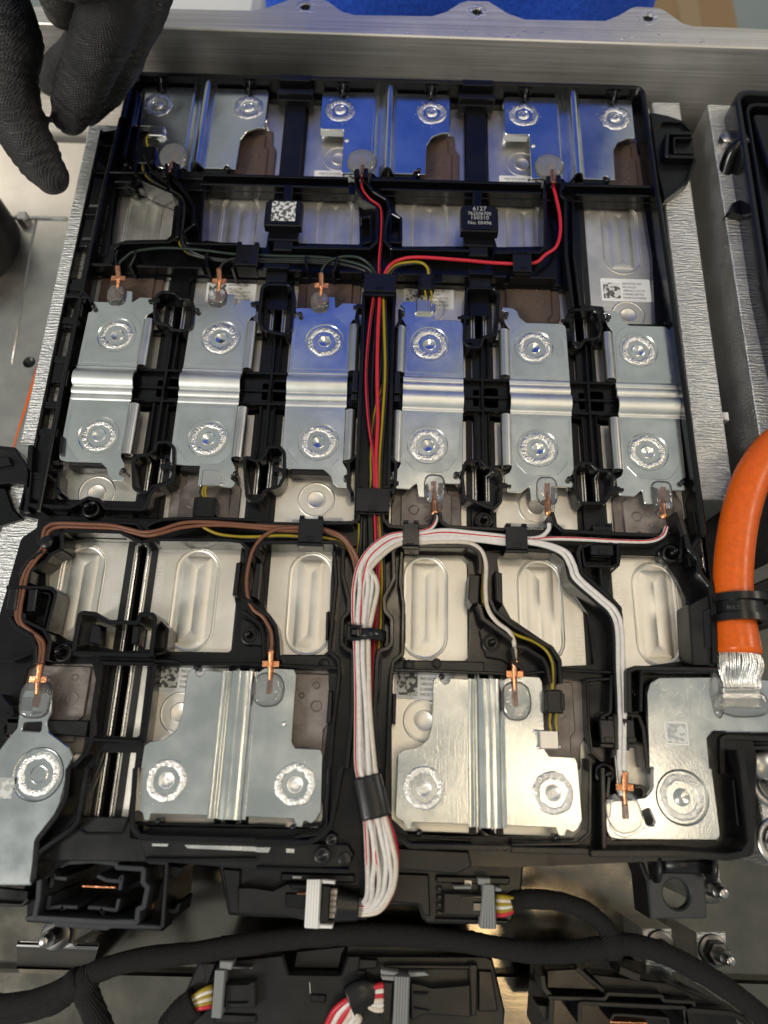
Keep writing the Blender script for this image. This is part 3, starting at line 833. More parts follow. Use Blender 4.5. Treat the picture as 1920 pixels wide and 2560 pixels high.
# ---- far row: cross walls, strips, clamps
for x0, x1 in ((-137, -118), (-109, -106), (-90, -17.5), (-6, 79), (91, 136)):
    rib([(x0, 117.3), (x1, 117.6)], 1.5, 3.0)
for x0, x1 in ((-134, -126), (-91, -17), (-1, 79), (96, 135)):
    rib([(x0, 112.9), (x1, 113.2)], 1.3, 1.5)
web(rect(-140, 112, 136, 118), z0=-7, z1=-2.2)
for gx in (-48, 47.5):
    web(rect(gx-5.2, 117, gx+5.2, 178, .5), z0=-7, z1=-2.6, name="strip", m=M_BLK2)
    obj("clamp", MB().box(gx-9.5, gx+9.5, 172.0, 175.2, -4, 3.4), M_BLK3, CR)
    obj("clamp", MB().box(gx-8.2, gx+8.2, 177.2, 181.2, -4, 6.6), M_BLK2, CR)
    obj("clamp", MB().box(gx-9.0, gx+9.0, 170.0, 171.8, -4, 0.8), M_BLK2, CR)
for bx in (-96, 0, 96):
    for dx in (-23, 23.5):
        h = MB().box(bx+dx-3.4, bx+dx+3.4, 178.4, 179.8, 0, 4.2).box(bx+dx-2.6, bx+dx-1.6, 174.8, 178.4, 0, 1.6).box(bx+dx+1.6, bx+dx+2.6, 174.8, 178.4, 0, 1.6)
        obj("snap_hook", h, M_BLK, CR)
        obj("snap_latch", MB().tube([(bx+dx, 179, 4.6), (bx+dx, 176, 3.0), (bx+dx, 174.2, 0.9)], 0.9, 8, 3), M_BLK3, CR)
    obj("support", MB().box(bx+5, bx+17, 120.0, 124.6, -6, -1.2), M_BLK, CR)
    obj("support", MB().box(bx-7, bx+5, 117.6, 122.5, -6, -0.6), M_BLK2, CR)
rib([(-127, 122), (-128.5, 174)], 1.6, 0.5)
rib([(-131.5, 128), (-131.2, 172)], 2.0, 2.5)
web(rect(-134, 120, -128, 178), z0=-7, z1=-3.4)

# ---- wire ducts of the far block
tr(0, 0, [(880, 1020), (870, 1110), (920, 1170), (1120, 1255), (1165, 1300), (1145, 1530), (1100, 1562), (775, 1572), (735, 1610), (725, 1700)])
tr(0, 0, [(935, 1000), (985, 1110), (1080, 1180), (1085, 1215)], 1.4)
tr(0, 0, [(1150, 1060), (1125, 1160), (1200, 1240), (1255, 1330), (1250, 1450), (1185, 1500), (1215, 1570), (1535, 1578)], 1.6)
tr(0, 0, [(1075, 1060), (1080, 1130)], 1.6, 6); tr(0, 0, [(1128, 1050), (1132, 1150)], 1.6, 6)
tr(0, 0, [(1320, 1210), (1300, 1560)], 1.2)
tr(0, 0, [(790, 1120), (810, 1170), (890, 1210)], 5.0, -1.0)
tr(1, 0, [(645, 1100), (650, 1220), (700, 1290), (785, 1345), (782, 1560), (735, 1606), (230, 1598)], 1.6)
tr(1, 0, [(715, 1090), (710, 1170), (760, 1235), (850, 1290), (862, 1350), (835, 1470), (832, 1550), (880, 1608), (1385, 1620)], 1.6)
tr(1, 0, [(655, 1095), (655, 1150)], 2.2, 6.5); tr(1, 0, [(712, 1090), (712, 1150)], 2.2, 6.5)
tr(1, 0, [(680, 1410), (745, 1395), (745, 1560), (690, 1575)], 1.2, 3, 1.2)
tr(1, 0, [(885, 1380), (940, 1410), (940, 1570), (870, 1560)], 1.4, 3, 1.2)
tr(2, 0, [(215, 1170), (215, 1590), (180, 1632), (-110, 1632)], 1.6)
tr(2, 0, [(305, 1140), (320, 1260), (350, 1290), (355, 1659), (395, 1990)], 1.6)
tr(2, 0, [(395, 1290), (400, 1659), (440, 1980)], 1.2, 2)
tr(2, 0, [(236, 1140), (240, 1190)], 2.0, 6.5); tr(2, 0, [(300, 1135), (302, 1190)], 2.0, 6.5)
tr(2, 0, [(135, 1645), (130, 1659)], 6.0, 2.0)
# channel walls above the middle row
for x0, x1 in ((-137.5, -126.5), (-115.5, -84.5), (-66.0, -37.0), (-19, -8.5), (8.5, 22), (30, 60), (62, 84)):
    rib([(x0, 62.6), (x1, 62.8)], 1.5, 1.8)
web(rect(-139, 62, 88, 78.5), z0=-7.2, z1=-3.6)
for x in (-125.5, -116.5, -82.5, -68, -35.2, -20.6):
    rib([(x+.3, 69), (x, 66), (x+(1 if x in (-125.5, -82.5, -35.2) else -1)*1.4, 60.5)], 1.3, 4.4, r=.8)
for x in (-49, 48):                       # legs under the channel
    obj("bracket", MB().box(x-5, x+5, 56.5, 62, -7, 0.8), M_BLK2, CR)
    obj("bracket", MB().box(x-6, x+6, 62, 64.5, -7, 3.6), M_BLK, CR)

# ---- grid between the two cell blocks
for y in (8.9, -6.6):
    rib([(-138, y), (-7.5, y)], 1.1, -1.6); rib([(8, y), (137, y)], 1.1, -1.6)
web(rect(-138, 0.2, -8, 1.6), z0=-7.2, z1=-3.2); web(rect(8, 0.2, 137, 1.6), z0=-7.2, z1=-3.2)
for gx in (-96, -48, 48, 96):
    rib([(gx+.6, 31), (gx+.4, -33)], 1.2, -1.4)
    rib([(gx+3.4, 30.5), (gx+3.2, 9)], 1.0, -1.8); rib([(gx-3.0, -8), (gx-2.8, -33)], 1.0, -1.8)
    rib([(gx+3.2, -8), (gx+3.3, -33)], 1.0, -2.4)
loops = [(0, 1, [(1000, 330), (1010, 255), (1050, 228), (1130, 235), (1165, 270), (1235, 275), (1252, 330), (1238, 455), (1180, 482), (1110, 470), (1080, 440), (1005, 430)]),
         (1, 1, [(20, 360), (40, 195), (80, 178), (215, 182), (240, 215), (228, 470), (185, 505), (60, 480), (22, 430)]),
         (1, 1, [(1365, 215), (1380, 200), (1545, 205), (1572, 240), (1560, 500), (1470, 525), (1450, 590), (1370, 580), (1350, 540)]),
         (2, 1, [(365, 345), (530, 345), (555, 365), (580, 470), (555, 530), (470, 540), (430, 600), (400, 560)]),
         (0, 1, [(860, 1330), (885, 1290), (960, 1285), (1000, 1255), (1010, 1205), (1085, 1200), (1125, 1240), (1125, 1420), (1090, 1465), (985, 1490), (950, 1540), (865, 1505)]),
         (1, 1, [(-80, 1290), (10, 1330), (60, 1280), (70, 1235), (150, 1232), (182, 1270), (182, 1430), (150, 1490), (50, 1520), (10, 1600), (-60, 1560)]),
         (1, 1, [(1335, 1420), (1360, 1330), (1460, 1322), (1500, 1365), (1575, 1400), (1590, 1440), (1585, 1590), (1540, 1640), (1440, 1600), (1350, 1560)]),
         (2, 1, [(410, 1390), (440, 1340), (510, 1340), (560, 1385), (635, 1395), (655, 1430), (645, 1520), (600, 1600), (440, 1600), (410, 1500)])]
for c, r, p in loops:
    tr(c, r, p, 1.5, 1.4, 2.4, True)
# sloped side hooks which hold the busbars of the middle row
for i, cx in enumerate((-120, -72, -24, 24, 72, 120)):
    sgn = 1 if i < 3 else -1
    for hx, hy in ((14.6, 43.8), (-15.4, -39.6)):
        x, y = cx+hx*sgn, (hy if sgn > 0 else -hy)
        dx = 3.2 if hx*sgn > 0 else -3.2
        h = MB().box(min(x-dx*.2, x+dx), max(x-dx*.2, x+dx), y-1.1, y+1.1, -4, 1.6).box(min(x-dx*.7, x+dx*.4), max(x-dx*.7, x+dx*.4), y-0.7, y+0.7, 0.25, 1.2)
        obj("snap_hook", h, M_BLK, CR)
    obj("support", MB().box(cx-13, cx+13, 36.5, 39.5, -7, -1.3), M_BLK2, CR)
    obj("support", MB().box(cx-11, cx+9, -40.6, -37.4, -7, -1.3), M_BLK2, CR)
# left blocks of the frame beside the first column
for y0, y1 in ((33, 45), (28, 31), (-3, 5), (-28, -24)):
    obj("gusset", MB().box(-139.5, -137.4 if y1 < 32 else -137.0, y0, y1, -7, 2.5, 0.6), M_BLK2, CR)
rib([(-139.0, 46), (-137.6, 46.5), (-136.4, 44), (-136.8, 40)], 1.5, 3.0, r=1)
tr(0, 1, [(420, 255), (575, 262), (590, 300)], 1.6, 3.5)

# ---- centre duct of the far block
rib([(-6.9, 49), (-6.5, 10), (-6.2, -49)], 1.5, 4.6); rib([(7.4, 49), (7.2, 10), (7.4, -49)], 1.5, 4.6)
web(rect(-7, -62, 8, 66), z0=-7.2, z1=-4.4)
for y0, y1, t in ((-2, 8.8, 3.2), (-6, -3, 2.2)):
    obj("duct_latch", MB().box(-10.2, -7.4, y0, y1, -5, 3.4, 0.5), M_BLK3, CR); obj("duct_latch", MB().box(8.2, 11, y0, y1, -5, 3.4, 0.5), M_BLK3, CR)
rib([(-9.5, 41), (-10, 36), (-8, 32)], 1.4, 2.5, r=1); rib([(10, 42), (10.5, 36), (8.5, 32)], 1.4, 2.5, r=1)
rib([(-7, -33), (-9.8, -36), (-9.6, -47), (-8, -50)], 1.6, 4.0, r=1.5); rib([(8, -33), (10.2, -36), (10, -46), (9, -50)], 1.6, 4.0, r=1.5)

# ---- lower wire channel (y about -63 .. -72)
web(rect(-141, -71.5, 140, -61.5), z0=-7.2, z1=-3.4)
tr(0, 2, [(275, 60), (820, 68), (890, 75), (915, 120)], 1.4, 3.5)
tr(0, 2, [(950, 90), (1000, 60), (1060, 45), (1280, 40), (1400, 42), (1659, 50)], 1.4, 3.5)
tr(0, 2, [(395, 240), (400, 140), (420, 118), (780, 128), (860, 170), (920, 195), (1000, 175), (1480, 180), (1560, 190), (1600, 230), (1590, 330)], 1.6, 4)
tr(1, 2, [(0, 290), (12, 215), (60, 195), (270, 195), (430, 195), (520, 195), (565, 225), (560, 400), (600, 560), (600, 650), (560, 690), (555, 850), (590, 890), (628, 900), (625, 1300), (590, 1659)], 1.8, 4, 2)
tr(1, 2, [(505, 255), (520, 450), (500, 640), (475, 900), (535, 960), (540, 1050), (500, 1400), (480, 1659)], 1.6, 3, 2)
tr(1, 2, [(945, 260), (935, 450), (955, 600), (950, 920), (890, 965), (875, 1060), (860, 1400), (850, 1659)], 1.6, 3, 2)
tr(1, 2, [(950, 215), (905, 220), (890, 260), (895, 430), (830, 560), (835, 640), (880, 690), (880, 850), (850, 885), (800, 895), (785, 960), (770, 1300), (800, 1659)], 1.8, 4, 2)
tr(1, 2, [(1060, 218), (1380, 222), (1445, 260), (1455, 340), (1450, 400)], 1.6, 4, 2)
tr(1, 2, [(440, 70), (620, 68), (662, 50), (668, 0)], 1.6, 4, 2); tr(1, 2, [(820, 0), (830, 50), (870, 92), (945, 100)], 1.6, 4, 2)
tr(1, 2, [(1190, 0), (1200, 60), (1250, 95), (1610, 112)], 1.6, 4, 2); tr(1, 2, [(1060, 95), (1140, 92), (1160, 40), (1160, 0)], 1.6, 4, 2)
tr(2, 2, [(260, 0), (285, 80), (330, 120), (500, 130), (690, 140), (950, 150)], 1.6, 4, 2)
tr(2, 2, [(100, 245), (280, 255), (350, 310), (380, 440), (640, 660), (665, 750), (680, 1100), (690, 1300)], 1.8, 4, 3)
tr(2, 2, [(450, 210), (430, 260), (450, 390), (660, 580), (705, 660), (720, 900), (730, 1290)], 1.8, 4, 2.5)
tr(2, 2, [(690, 200), (930, 200), (1000, 165), (1020, 90)], 1.4, 3.5, 2)
tr(2, 2, [(690, 205), (690, 330), (660, 352), (470, 345), (455, 225), (520, 205)], 1.2, 3.2, 1)
tr(2, 2, [(575, 350), (580, 470)], 1.2, 2)
# inner sleeve pieces
for c, r, p, z in ((1, 2, [(0, 330), (30, 330), (10, 560), (-40, 550)], 2.5), (1, 2, [(1385, 400), (1450, 410), (1440, 590), (1400, 600), (1375, 560)], 4.5), (1, 2, [(1550, 380), (1595, 395), (1600, 600), (1555, 570)], 3.5),
                   (1, 2, [(455, 650), (475, 640), (470, 830), (450, 830)], 0), (1, 2, [(945, 660), (970, 660), (970, 840), (945, 840)], 0), (0, 2, [(1530, 330), (1565, 320), (1540, 545), (1505, 540)], 1.0),
                   (1, 2, [(470, 1160), (500, 1160), (490, 1370), (455, 1370)], -1), (1, 2, [(885, 1175), (910, 1180), (905, 1375), (880, 1370)], -1)):
    obj("stop", MB().prism(TP(c, r, p, z), -7, z, 0.4), M_BLK2, CR)
# cross wall between vent windows and the near row
rib(TP(0, 2, [(1000, 960), (1130, 965), (1170, 985), (1659, 985)], 1), 1.3, 1.0)
rib(TP(1, 2, [(0, 985), (540, 1010)], 1), 1.3, 1.0); rib(TP(1, 2, [(890, 1025), (1120, 1030), (1659, 1050)], 1), 1.3, 1.6)
rib(TP(2, 2, [(0, 1055), (60, 1050), (330, 1025), (650, 1040)], 1), 1.3, 1.6)
web([T(1, 2, 140, 925, -3), T(1, 2, 530, 930, -3), T(1, 2, 540, 1020, -3), T(1, 2, 130, 1000, -3)], z0=-7.2, z1=-3, m=M_BLK2)
web([T(1, 2, 890, 960, -3), T(1, 2, 1480, 970, -3), T(1, 2, 1480, 1040, -3), T(1, 2, 890, 1030, -3)], z0=-7.2, z1=-3, m=M_BLK2)
# diagonal sensor ducts
tr(0, 2, [(1600, 330), (1590, 520), (1610, 640), (1659, 690)], 1.5, 3.5, 2)
tr(1, 2, [(-70, 560), (0, 610), (80, 670), (125, 740), (140, 820), (145, 960)], 1.5, 4, 2); tr(1, 2, [(-90, 640), (20, 720), (45, 790), (48, 950)], 1.5, 4, 2)
tr(1, 2, [(1445, 600), (1470, 690), (1659, 830)], 1.8, 4, 2); tr(1, 2, [(1520, 570), (1550, 640), (1659, 730)], 1.6, 4, 2)
tr(2, 2, [(0, 730), (260, 880), (310, 960), (318, 1110)], 1.6, 4, 2); tr(2, 2, [(30, 870), (90, 880), (205, 950), (230, 1000), (250, 1110)], 1.6, 4, 2)
tr(2, 2, [(0, 880), (20, 980), (75, 1020)], 1.4, 5, 1)
tr(0, 2, [(150, 470), (130, 400), (180, 320), (270, 250)], 1.5, 3.5, 1); tr(0, 2, [(190, 460), (200, 380), (300, 310), (330, 270), (395, 240)], 1.5, 3.5, 1)
tr(0, 2, [(60, 680), (100, 740), (200, 800), (225, 870), (225, 980)], 1.6, 4, 2); tr(0, 2, [(150, 660), (150, 700), (280, 760), (320, 830), (300, 960)], 1.6, 4, 2)
# sleeve guides of the left brown leads
obj("guide", MB().prism(TP(0, 2, [(60, 490), (115, 495), (95, 635), (35, 625)], 5), -7, 5, .5), M_BLK3, CR)
obj("guide", MB().prism(TP(0, 2, [(185, 500), (240, 500), (220, 640), (170, 640)], 5), -7, 5, .5), M_BLK3, CR)
tr(0, 2, [(40, 485), (330, 490), (360, 530), (300, 770)], 1.6, 4, 3); tr(0, 2, [(260, 520), (330, 530), (280, 740)], 1.2, 2, 2)
# open cable box
zb = 8
tr(0, 2, [(470, 905), (515, 660), (540, 652), (615, 660), (700, 712), (890, 715), (905, 660), (985, 662), (1005, 690), (975, 925), (480, 910)], 1.7, zb, 1.0)
tr(0, 2, [(1005, 680), (1085, 760), (1070, 905), (980, 930)], 1.2, 3, 1)
for p in ([(590, 725), (650, 730), (640, 860), (570, 850)], [(860, 730), (910, 735), (895, 860), (845, 855)]):
    obj("box_pad", MB().prism(TP(0, 2, p, 5), -2, 5, 0.5), M_BLK3, CR)
web(TP(0, 2, [(470, 900), (1000, 935), (1040, 975), (640, 965), (450, 930)], -1), z0=-6, z1=-1)
# grid left of the first near busbar
for p in ([(650, 980), (600, 1300), (590, 1480), (560, 1560), (470, 1659)], [(1000, 985), (930, 1500)], [(640, 975), (1000, 985)], [(600, 1475), (930, 1490)]):
    tr(0, 2, p, 1.8, 0, 1.5)
tr(0, 2, [(640, 1560), (620, 1640), (520, 1985)], 1.4, -2, 1)
tr(0, 2, [(30, 1335), (130, 1340)], 4.0, -2); obj("crossbar", MB().prism(TP(0, 2, [(300, 1345), (580, 1350), (560, 1460), (290, 1440)], -2), -7, -2, .5), M_BLK2, CR)
obj("crossbar", MB().prism(TP(0, 2, [(40, 1330), (130, 1335), (100, 1440), (40, 1440)], -2), -7, -2, .5), M_BLK2, CR)
tr(0, 2, [(0, 1190), (60, 1260), (80, 1320)], 1.6, 1, 2); tr(0, 2, [(0, 950), (80, 960), (210, 905)], 1.4, 0)
# rim of the near row
tr(0, 3, [(440, 0), (420, 190), (360, 310), (235, 470), (215, 720)], 2.0, 3.5, 3)
tr(0, 3, [(560, 0), (500, 350), (450, 400), (240, 550), (205, 740)], 1.8, 3.0, 4)
tr(0, 3, [(875, 0), (850, 380), (900, 440), (1000, 450), (1659, 470)], 2.0, 3.0, 3)
tr(1, 3, [(0, 478), (330, 485), (400, 460), (490, 370), (555, 0)], 2.0, 3.0, 3)
tr(1, 3, [(475, 0), (455, 380), (400, 430), (250, 450)], 1.4, 2.0, 2)
tr(1, 3, [(850, 0), (850, 330), (900, 450), (1000, 505), (1659, 520)], 2.0, 3.0, 3)
tr(2, 3, [(0, 530), (480, 540), (520, 555)], 2.2, 4.0); tr(2, 3, [(515, 555), (1080, 555), (1400, 580), (1500, 560), (1555, 480), (1500, 0), (1480, -120)], 2.4, 6.0, 4)
tr(2, 3, [(590, 0), (600, 540)], 1.8, 3); tr(2, 3, [(510, -60), (505, 420), (430, 490), (0, 500)], 1.4, 2, 2)
tr(2, 2, [(650, 1060), (640, 1300), (560, 1340)], 1.4, 2); tr(2, 2, [(490, 1090), (500, 1400), (520, 1560), (580, 1610)], 1.2, 0, 1)
tr(2, 2, [(480, 1090), (640, 1080)], 1.4, 1)
web([T(0, 3, 520, 310, -3), T(0, 3, 840, 320, -3), T(0, 3, 850, 450, -3), T(0, 3, 960, 460, -3), T(0, 3, 960, 610, -3), T(0, 3, 230, 600, -3), T(0, 3, 420, 400, -3)], z0=-7.2, z1=-3, m=M_BLK2)
obj("pocket_rim", MB().wall(rnd(TP(0, 3, [(530, 315), (515, 400), (560, 425), (790, 425), (830, 320)], -2.4), 1.2, False), 0.8, -3.2, -2.4, .2), M_BLK, CR)
# near edge strips below the busbars
obj("apron", MB().prism([T(0, 3, 900, 455, 0), T(1, 3, 600, 490, 0), T(1, 3, 640, 560, 0), T(1, 3, 600, 650, 0), T(1, 3, 0, 660, 0), T(0, 3, 940, 600, 0)], -12, 0, 0.6, [rect(-52, -188.4, -5, -186.6)] if False else []), M_BLK2, CR)
obj("apron", MB().prism([T(1, 3, 690, 500, 0), T(1, 3, 1000, 520, 0), T(1, 3, 1380, 540, 0), T(1, 3, 1400, 640, 0), T(1, 3, 1300, 690, 0), T(1, 3, 940, 660, 0), T(1, 3, 690, 660, 0)], -12, 0, 0.6), M_BLK2, CR)
for p, c in (([(985, 490), (1090, 492), (1085, 508), (985, 506)], 0), ([(1195, 498), (1659, 510), (1659, 540), (1215, 520)], 0), ([(0, 515), (95, 515), (80, 548), (0, 545)], 1), ([(195, 522), (250, 525), (245, 550), (195, 548)], 1)):
    obj("slot_metal", MB().prism(TP(c, 3, p, 0.15), -0.3, 0.15, 0), M_ROD, CR)
tr(0, 3, [(940, 595), (1300, 598), (1659, 592)], 1.6, 1.5); tr(1, 3, [(0, 650), (600, 668)], 1.6, 1.5)
for c, p in ((0, [(900, 360), (1659, 375)]), (1, [(0, 372), (190, 380)]), (1, [(300, 380), (440, 360)]), (1, [(1000, 450), (1400, 470)]), (2, [(0, 470), (200, 480)])):
    tr(c, 3, p, 1.2, -1.4)
# heat-stake pins and posts
def pin(c, r, u, v, rad=1.15, h=2.2, z=0.3):
    x, y = T(c, r, u, v, h)
    obj("stake_pin", MB().lathe(x, y, [(rad*.8, -5), (rad*.8, h-1.6), (rad, h-1.4), (rad*1.05, h-.6), (rad*.7, h), (0.01, h+.15)], 14), M_BLK3, CR)
for q in ((0, 1, 600, 320), (0, 1, 1275, 345), (1, 1, 285, 370), (1, 1, 950, 360), (1, 1, 1625, 370), (2, 1, 630, 390), (0, 1, 795, 1385), (0, 1, 1525, 1405), (1, 1, 585, 1430),
          (1, 1, 1300, 1410), (2, 1, 375, 1440), (2, 1, 1110, 1460), (0, 2, 1270, 1010), (1, 2, 1205, 1065), (1, 3, 240, 385), (1, 3, 1060, 420), (2, 3, 295, 450), (0, 3, 1020, 345),
          (1, 0, 1055, 1095), (2, 0, 625, 1160), (0, 0, 1475, 1085)):
    pin(*q)
def post(c, r, u, v, z0=-3, h=5.5, R=4.2):
    x, y = T(c, r, u, v, z0)
    obj("boss", MB().lathe(x, y, [(R, -6), (R, z0), (R-.8, z0+.6), (2.6, z0+.6), (2.3, z0-.6), (0.01, z0-.6)], 20), M_BLK2, CR)
    obj("post", MB().lathe(x, y, [(1.7, z0-1), (1.4, z0+h*.5), (1.1, z0+h-.5), (0.7, z0+h), (0.01, z0+h)], 14), M_BLK, CR)
for q in ((0, 1, 590, 1640, -1), (1, 2, 1525, 850, -3), (0, 2, 1620, 800, -3), (0, 2, 405, 910, -1), (1, 2, 1475, 55, -2), (2, 3, 600, 35, -1), (2, 2, 1030, 270, -1), (0, 0, 835, 1115, -2)):
    post(*q)
for c, r, p, z in ((1, 2, [(1445, 770), (1480, 720), (1659, 850), (1659, 1000), (1600, 960), (1490, 940)], -2.6), (0, 2, [(1570, 680), (1640, 720), (1720, 800), (1710, 870), (1590, 860), (1550, 800)], -2.6), (1, 2, [(1400, 90), (1440, 0), (1520, 0), (1545, 95)], -2),
                   (0, 2, [(340, 830), (470, 850), (460, 940), (420, 960), (340, 930)], -1.5), (2, 2, [(930, 250), (1090, 200), (1120, 330), (1010, 330)], -2), (0, 2, [(230, 150), (350, 150), (390, 240), (300, 260), (240, 200)], -1)):
    obj("gusset_plate", MB().prism(rnd(TP(c, r, p, z), 1.5), -7, z, .4), M_BLK2, CR)
x, y = T(0, 2, 298, 192, 4.5); obj("wire_stop", MB().lathe(x, y, [(2.7, -4), (2.7, 4.2), (2.4, 4.5), (.01, 4.5)], 18), M_BLK2, CR)
# round bosses on the apron
for c, r, u, v, R, z in ((1, 3, 430, 570, 3.0, 3), (1, 3, 490, 465, 2.2, 2.5), (1, 3, 575, 590, 2.4, 0.4), (1, 2, 440, 985, 2.3, -2.8), (1, 2, 990, 995, 2.4, -2.8), (1, 2, 1170, 980, 2.0, -2.6)):
    x, y = T(c, r, u, v, z)
    obj("boss", MB().lathe(x, y, [(R, -6), (R, z-.3), (R-.3, z), (R*.5, z), (R*.4, z-.7), (.01, z-.7)] if z > 1 else [(R, -6), (R, z-.1), (R-.2, z), (.01, z)], 18), M_BLK2, CR)
# wire clips
def clip(x0, x1, y0, y1, z=5.6, label=None, lugs="n", m=None):
    o = obj("wire_clip", MB().box(x0, x1, y0, y1, z-1.6, z, .3), m or M_BLK3, CR)
    q = MB().box(x0-.2, x1+.2, y0-1.6, y0-.1, -3, z-.9, .3) if "s" in lugs else MB().box(x0+.6, x1-.6, y0-.8, y0-.1, -3, z-1.2, .3)
    obj("clip_wall", q, M_BLK, o)
    for k in ((x0+.2, x0+2.2), (x1-2.2, x1-.2)):
        obj("clip_lug", MB().box(k[0], k[1], y1+.05, y1+1.2, -3, z+.4, .3), M_BLK, o)
    obj("clip_latch", MB().box((x0+x1)/2-1.6, (x0+x1)/2+1.6, y0+.4, y0+2.2, z+.02, z+.5, .2), M_BLK, o)
    return o
zc = 5.6
def clipT(a, b, lugs="n", z=5.6):
    (x0, y1), (x1, y0) = a, b
    return clip(x0, x1, y0, y1, z, None, lugs)
clipT(T(0, 0, 1535, 1580, zc), D(555, 572, zc)); clipT(D(1108, 548, zc), D(1150, 586, zc))
clipT(T(1, 1, 703, 115, zc), T(1, 1, 908, 238, zc), "s", 6.4); clipT(T(1, 1, 650, 1500, zc), T(1, 2, 862, 0, zc), "n", 5.8)
clipT(T(1, 2, 280, 40, zc), T(1, 2, 428, 195, zc), "s"); clipT(T(1, 2, 952, 70, zc), T(1, 2, 1055, 215, zc), "s"); clipT(T(1, 2, 1617, 90, zc), T(2, 2, 104, 240, zc), "s")
clipT(T(2, 2, 530, 90, 3), T(2, 2, 655, 150, 3), "n", 3.4); clipT(T(2, 2, 510, 210, 3), T(2, 2, 660, 280, 3), "n", 3.2); clipT(T(2, 2, 570, 1345, 5), T(2, 2, 670, 1500, 5), "s", 5); clipT(T(2, 2, 740, 1345, 5), T(2, 2, 800, 1500, 5), "s", 5)
# marked blocks
for gx, t in ((-47, None), (47, True)):
    b = obj("marking_block", MB().prism(rnd([(gx-9, 83), (gx+9, 83), (gx+9, 96.6), (gx+7, 98.6), (gx-7, 98.6), (gx-9, 96.6)], .4), 3.2, 8.2, .8), M_BLK2, CR)
    obj("block_stem", MB().box(gx-7.4, gx+7.4, 78.5, 84.5, -6, 3.2, .6), M_BLK, b)
    obj("block_foot", MB().box(gx-4.6, gx+4.6, 73.2, 78.6, -6, 2.6, .5), M_BLK2, b)
    obj("block_neck", MB().box(gx-2.2, gx+2.2, 98, 113, -6, 2.0, .4), M_BLK, b)
    if t:
        tm = MB()
        for s, sz, yy in (("6127", 2.9, 95.0), ("762506705", 2.2, 92.4), ("150310", 2.6, 89.8), ("No: 00496", 2.3, 86.9)):
            q = text_mb(s, sz*1.25, (gx, yy-.2, 8.21), 0, 0.03, 'CENTER', 0.92); tm.add(q.v, q.f)
        obj("printed_number", tm, M_PRINT, b)
    else:
        obj("code_field", MB().box(gx-5.8, gx+5.8, 85.4, 97.0, 8.1, 8.24, 0), M_INKG, b)
# moulded date on the left wall of the carrier
web(TP(0, 0, [(640, 1200), (745, 1215), (700, 1659), (590, 1659)], -3), z0=-7, z1=-3, m=M_BLK2)
a = T(0, 0, 645, 1640, -2.9); b = T(0, 0, 725, 1230, -2.9)
dm = text_mb("2015 - 13:18:08", 4.9, a+(-3.0,), math.atan2(b[1]-a[1], b[0]-a[0]), 0.18, 'LEFT', 0.93)
obj("moulded_date", dm, M_EMB, CR)
# right side of the carrier: bulging wall, lug and hook
tr(2, 2, [(1130, 150), (1150, 240), (1215, 300), (1215, 390), (1290, 480), (1310, 620), (1320, 980)], 2.2, 5.5, 4)
tr(2, 2, [(1060, 0), (1110, 170), (1090, 300)], 1.6, 3, 2); tr(2, 2, [(1190, 0), (1220, 160), (1150, 260), (1165, 350)], 2.0, 2, 2)
obj("shoulder", MB().prism(rnd(TP(2, 2, [(1145, 600), (1290, 520), (1325, 1000), (1170, 1000)], 4), 1), -10, 4, .6), M_BLK2, CR)
obj("shoulder", MB().prism(rnd(TP(2, 2, [(1240, 640), (1290, 620), (1310, 880), (1255, 885)], 4.6), .6), 3.8, 4.6, .2), M_BLK3, CR)
obj("terminal_shield", MB().wall(TP(2, 2, [(765, 1300), (760, 1030), (800, 1010), (1330, 1020)], 9), 1.8, -7, 9, .4, .6), M_BLK2, CR)
tr(2, 2, [(835, 1290), (840, 1030), (1330, 1030)], 1.2, 8, .5)
tr(2, 2, [(745, 1320), (820, 1320), (850, 1400), (880, 1659)], 1.6, 2, 1); tr(2, 2, [(670, 1320), (680, 1540)], 1.6, 5); tr(2, 2, [(735, 1340), (750, 1545)], 1.6, 5)
tr(2, 3, [(630, 60), (620, 190)], 1.6, 1); tr(2, 3, [(800, 120), (860, 125), (855, 200)], 1.6, 1)
tr(2, 3, [(1440, 80), (1500, 80), (1530, 360), (1470, 370)], 1.0, 1.5, .5, True)
hk = obj("side_lug", MB().prism(rnd(TP(2, 0, [(890, 720), (1000, 740), (1090, 770), (1150, 810), (1170, 850), (1190, 1050), (1120, 1200), (985, 1300), (940, 1120)], -3), 1.5), -12, -3, .8), M_BLK2, CR)
for p, t, z in (([(1165, 860), (1010, 858), (1000, 1010), (1180, 1015)], 2.0, 1.5), ([(1170, 890), (1050, 890), (1055, 985), (1180, 990)], 1.2, .4), ([(910, 820), (975, 780), (1110, 785), (1165, 840)], 1.6, -1), ([(985, 1290), (1140, 1170), (1190, 1030)], 1.4, 1)):
    obj("lug_wall", MB().wall(rnd(TP(2, 0, p, z), 1.2, False), t, -4, z, .3), M_BLK, hk)
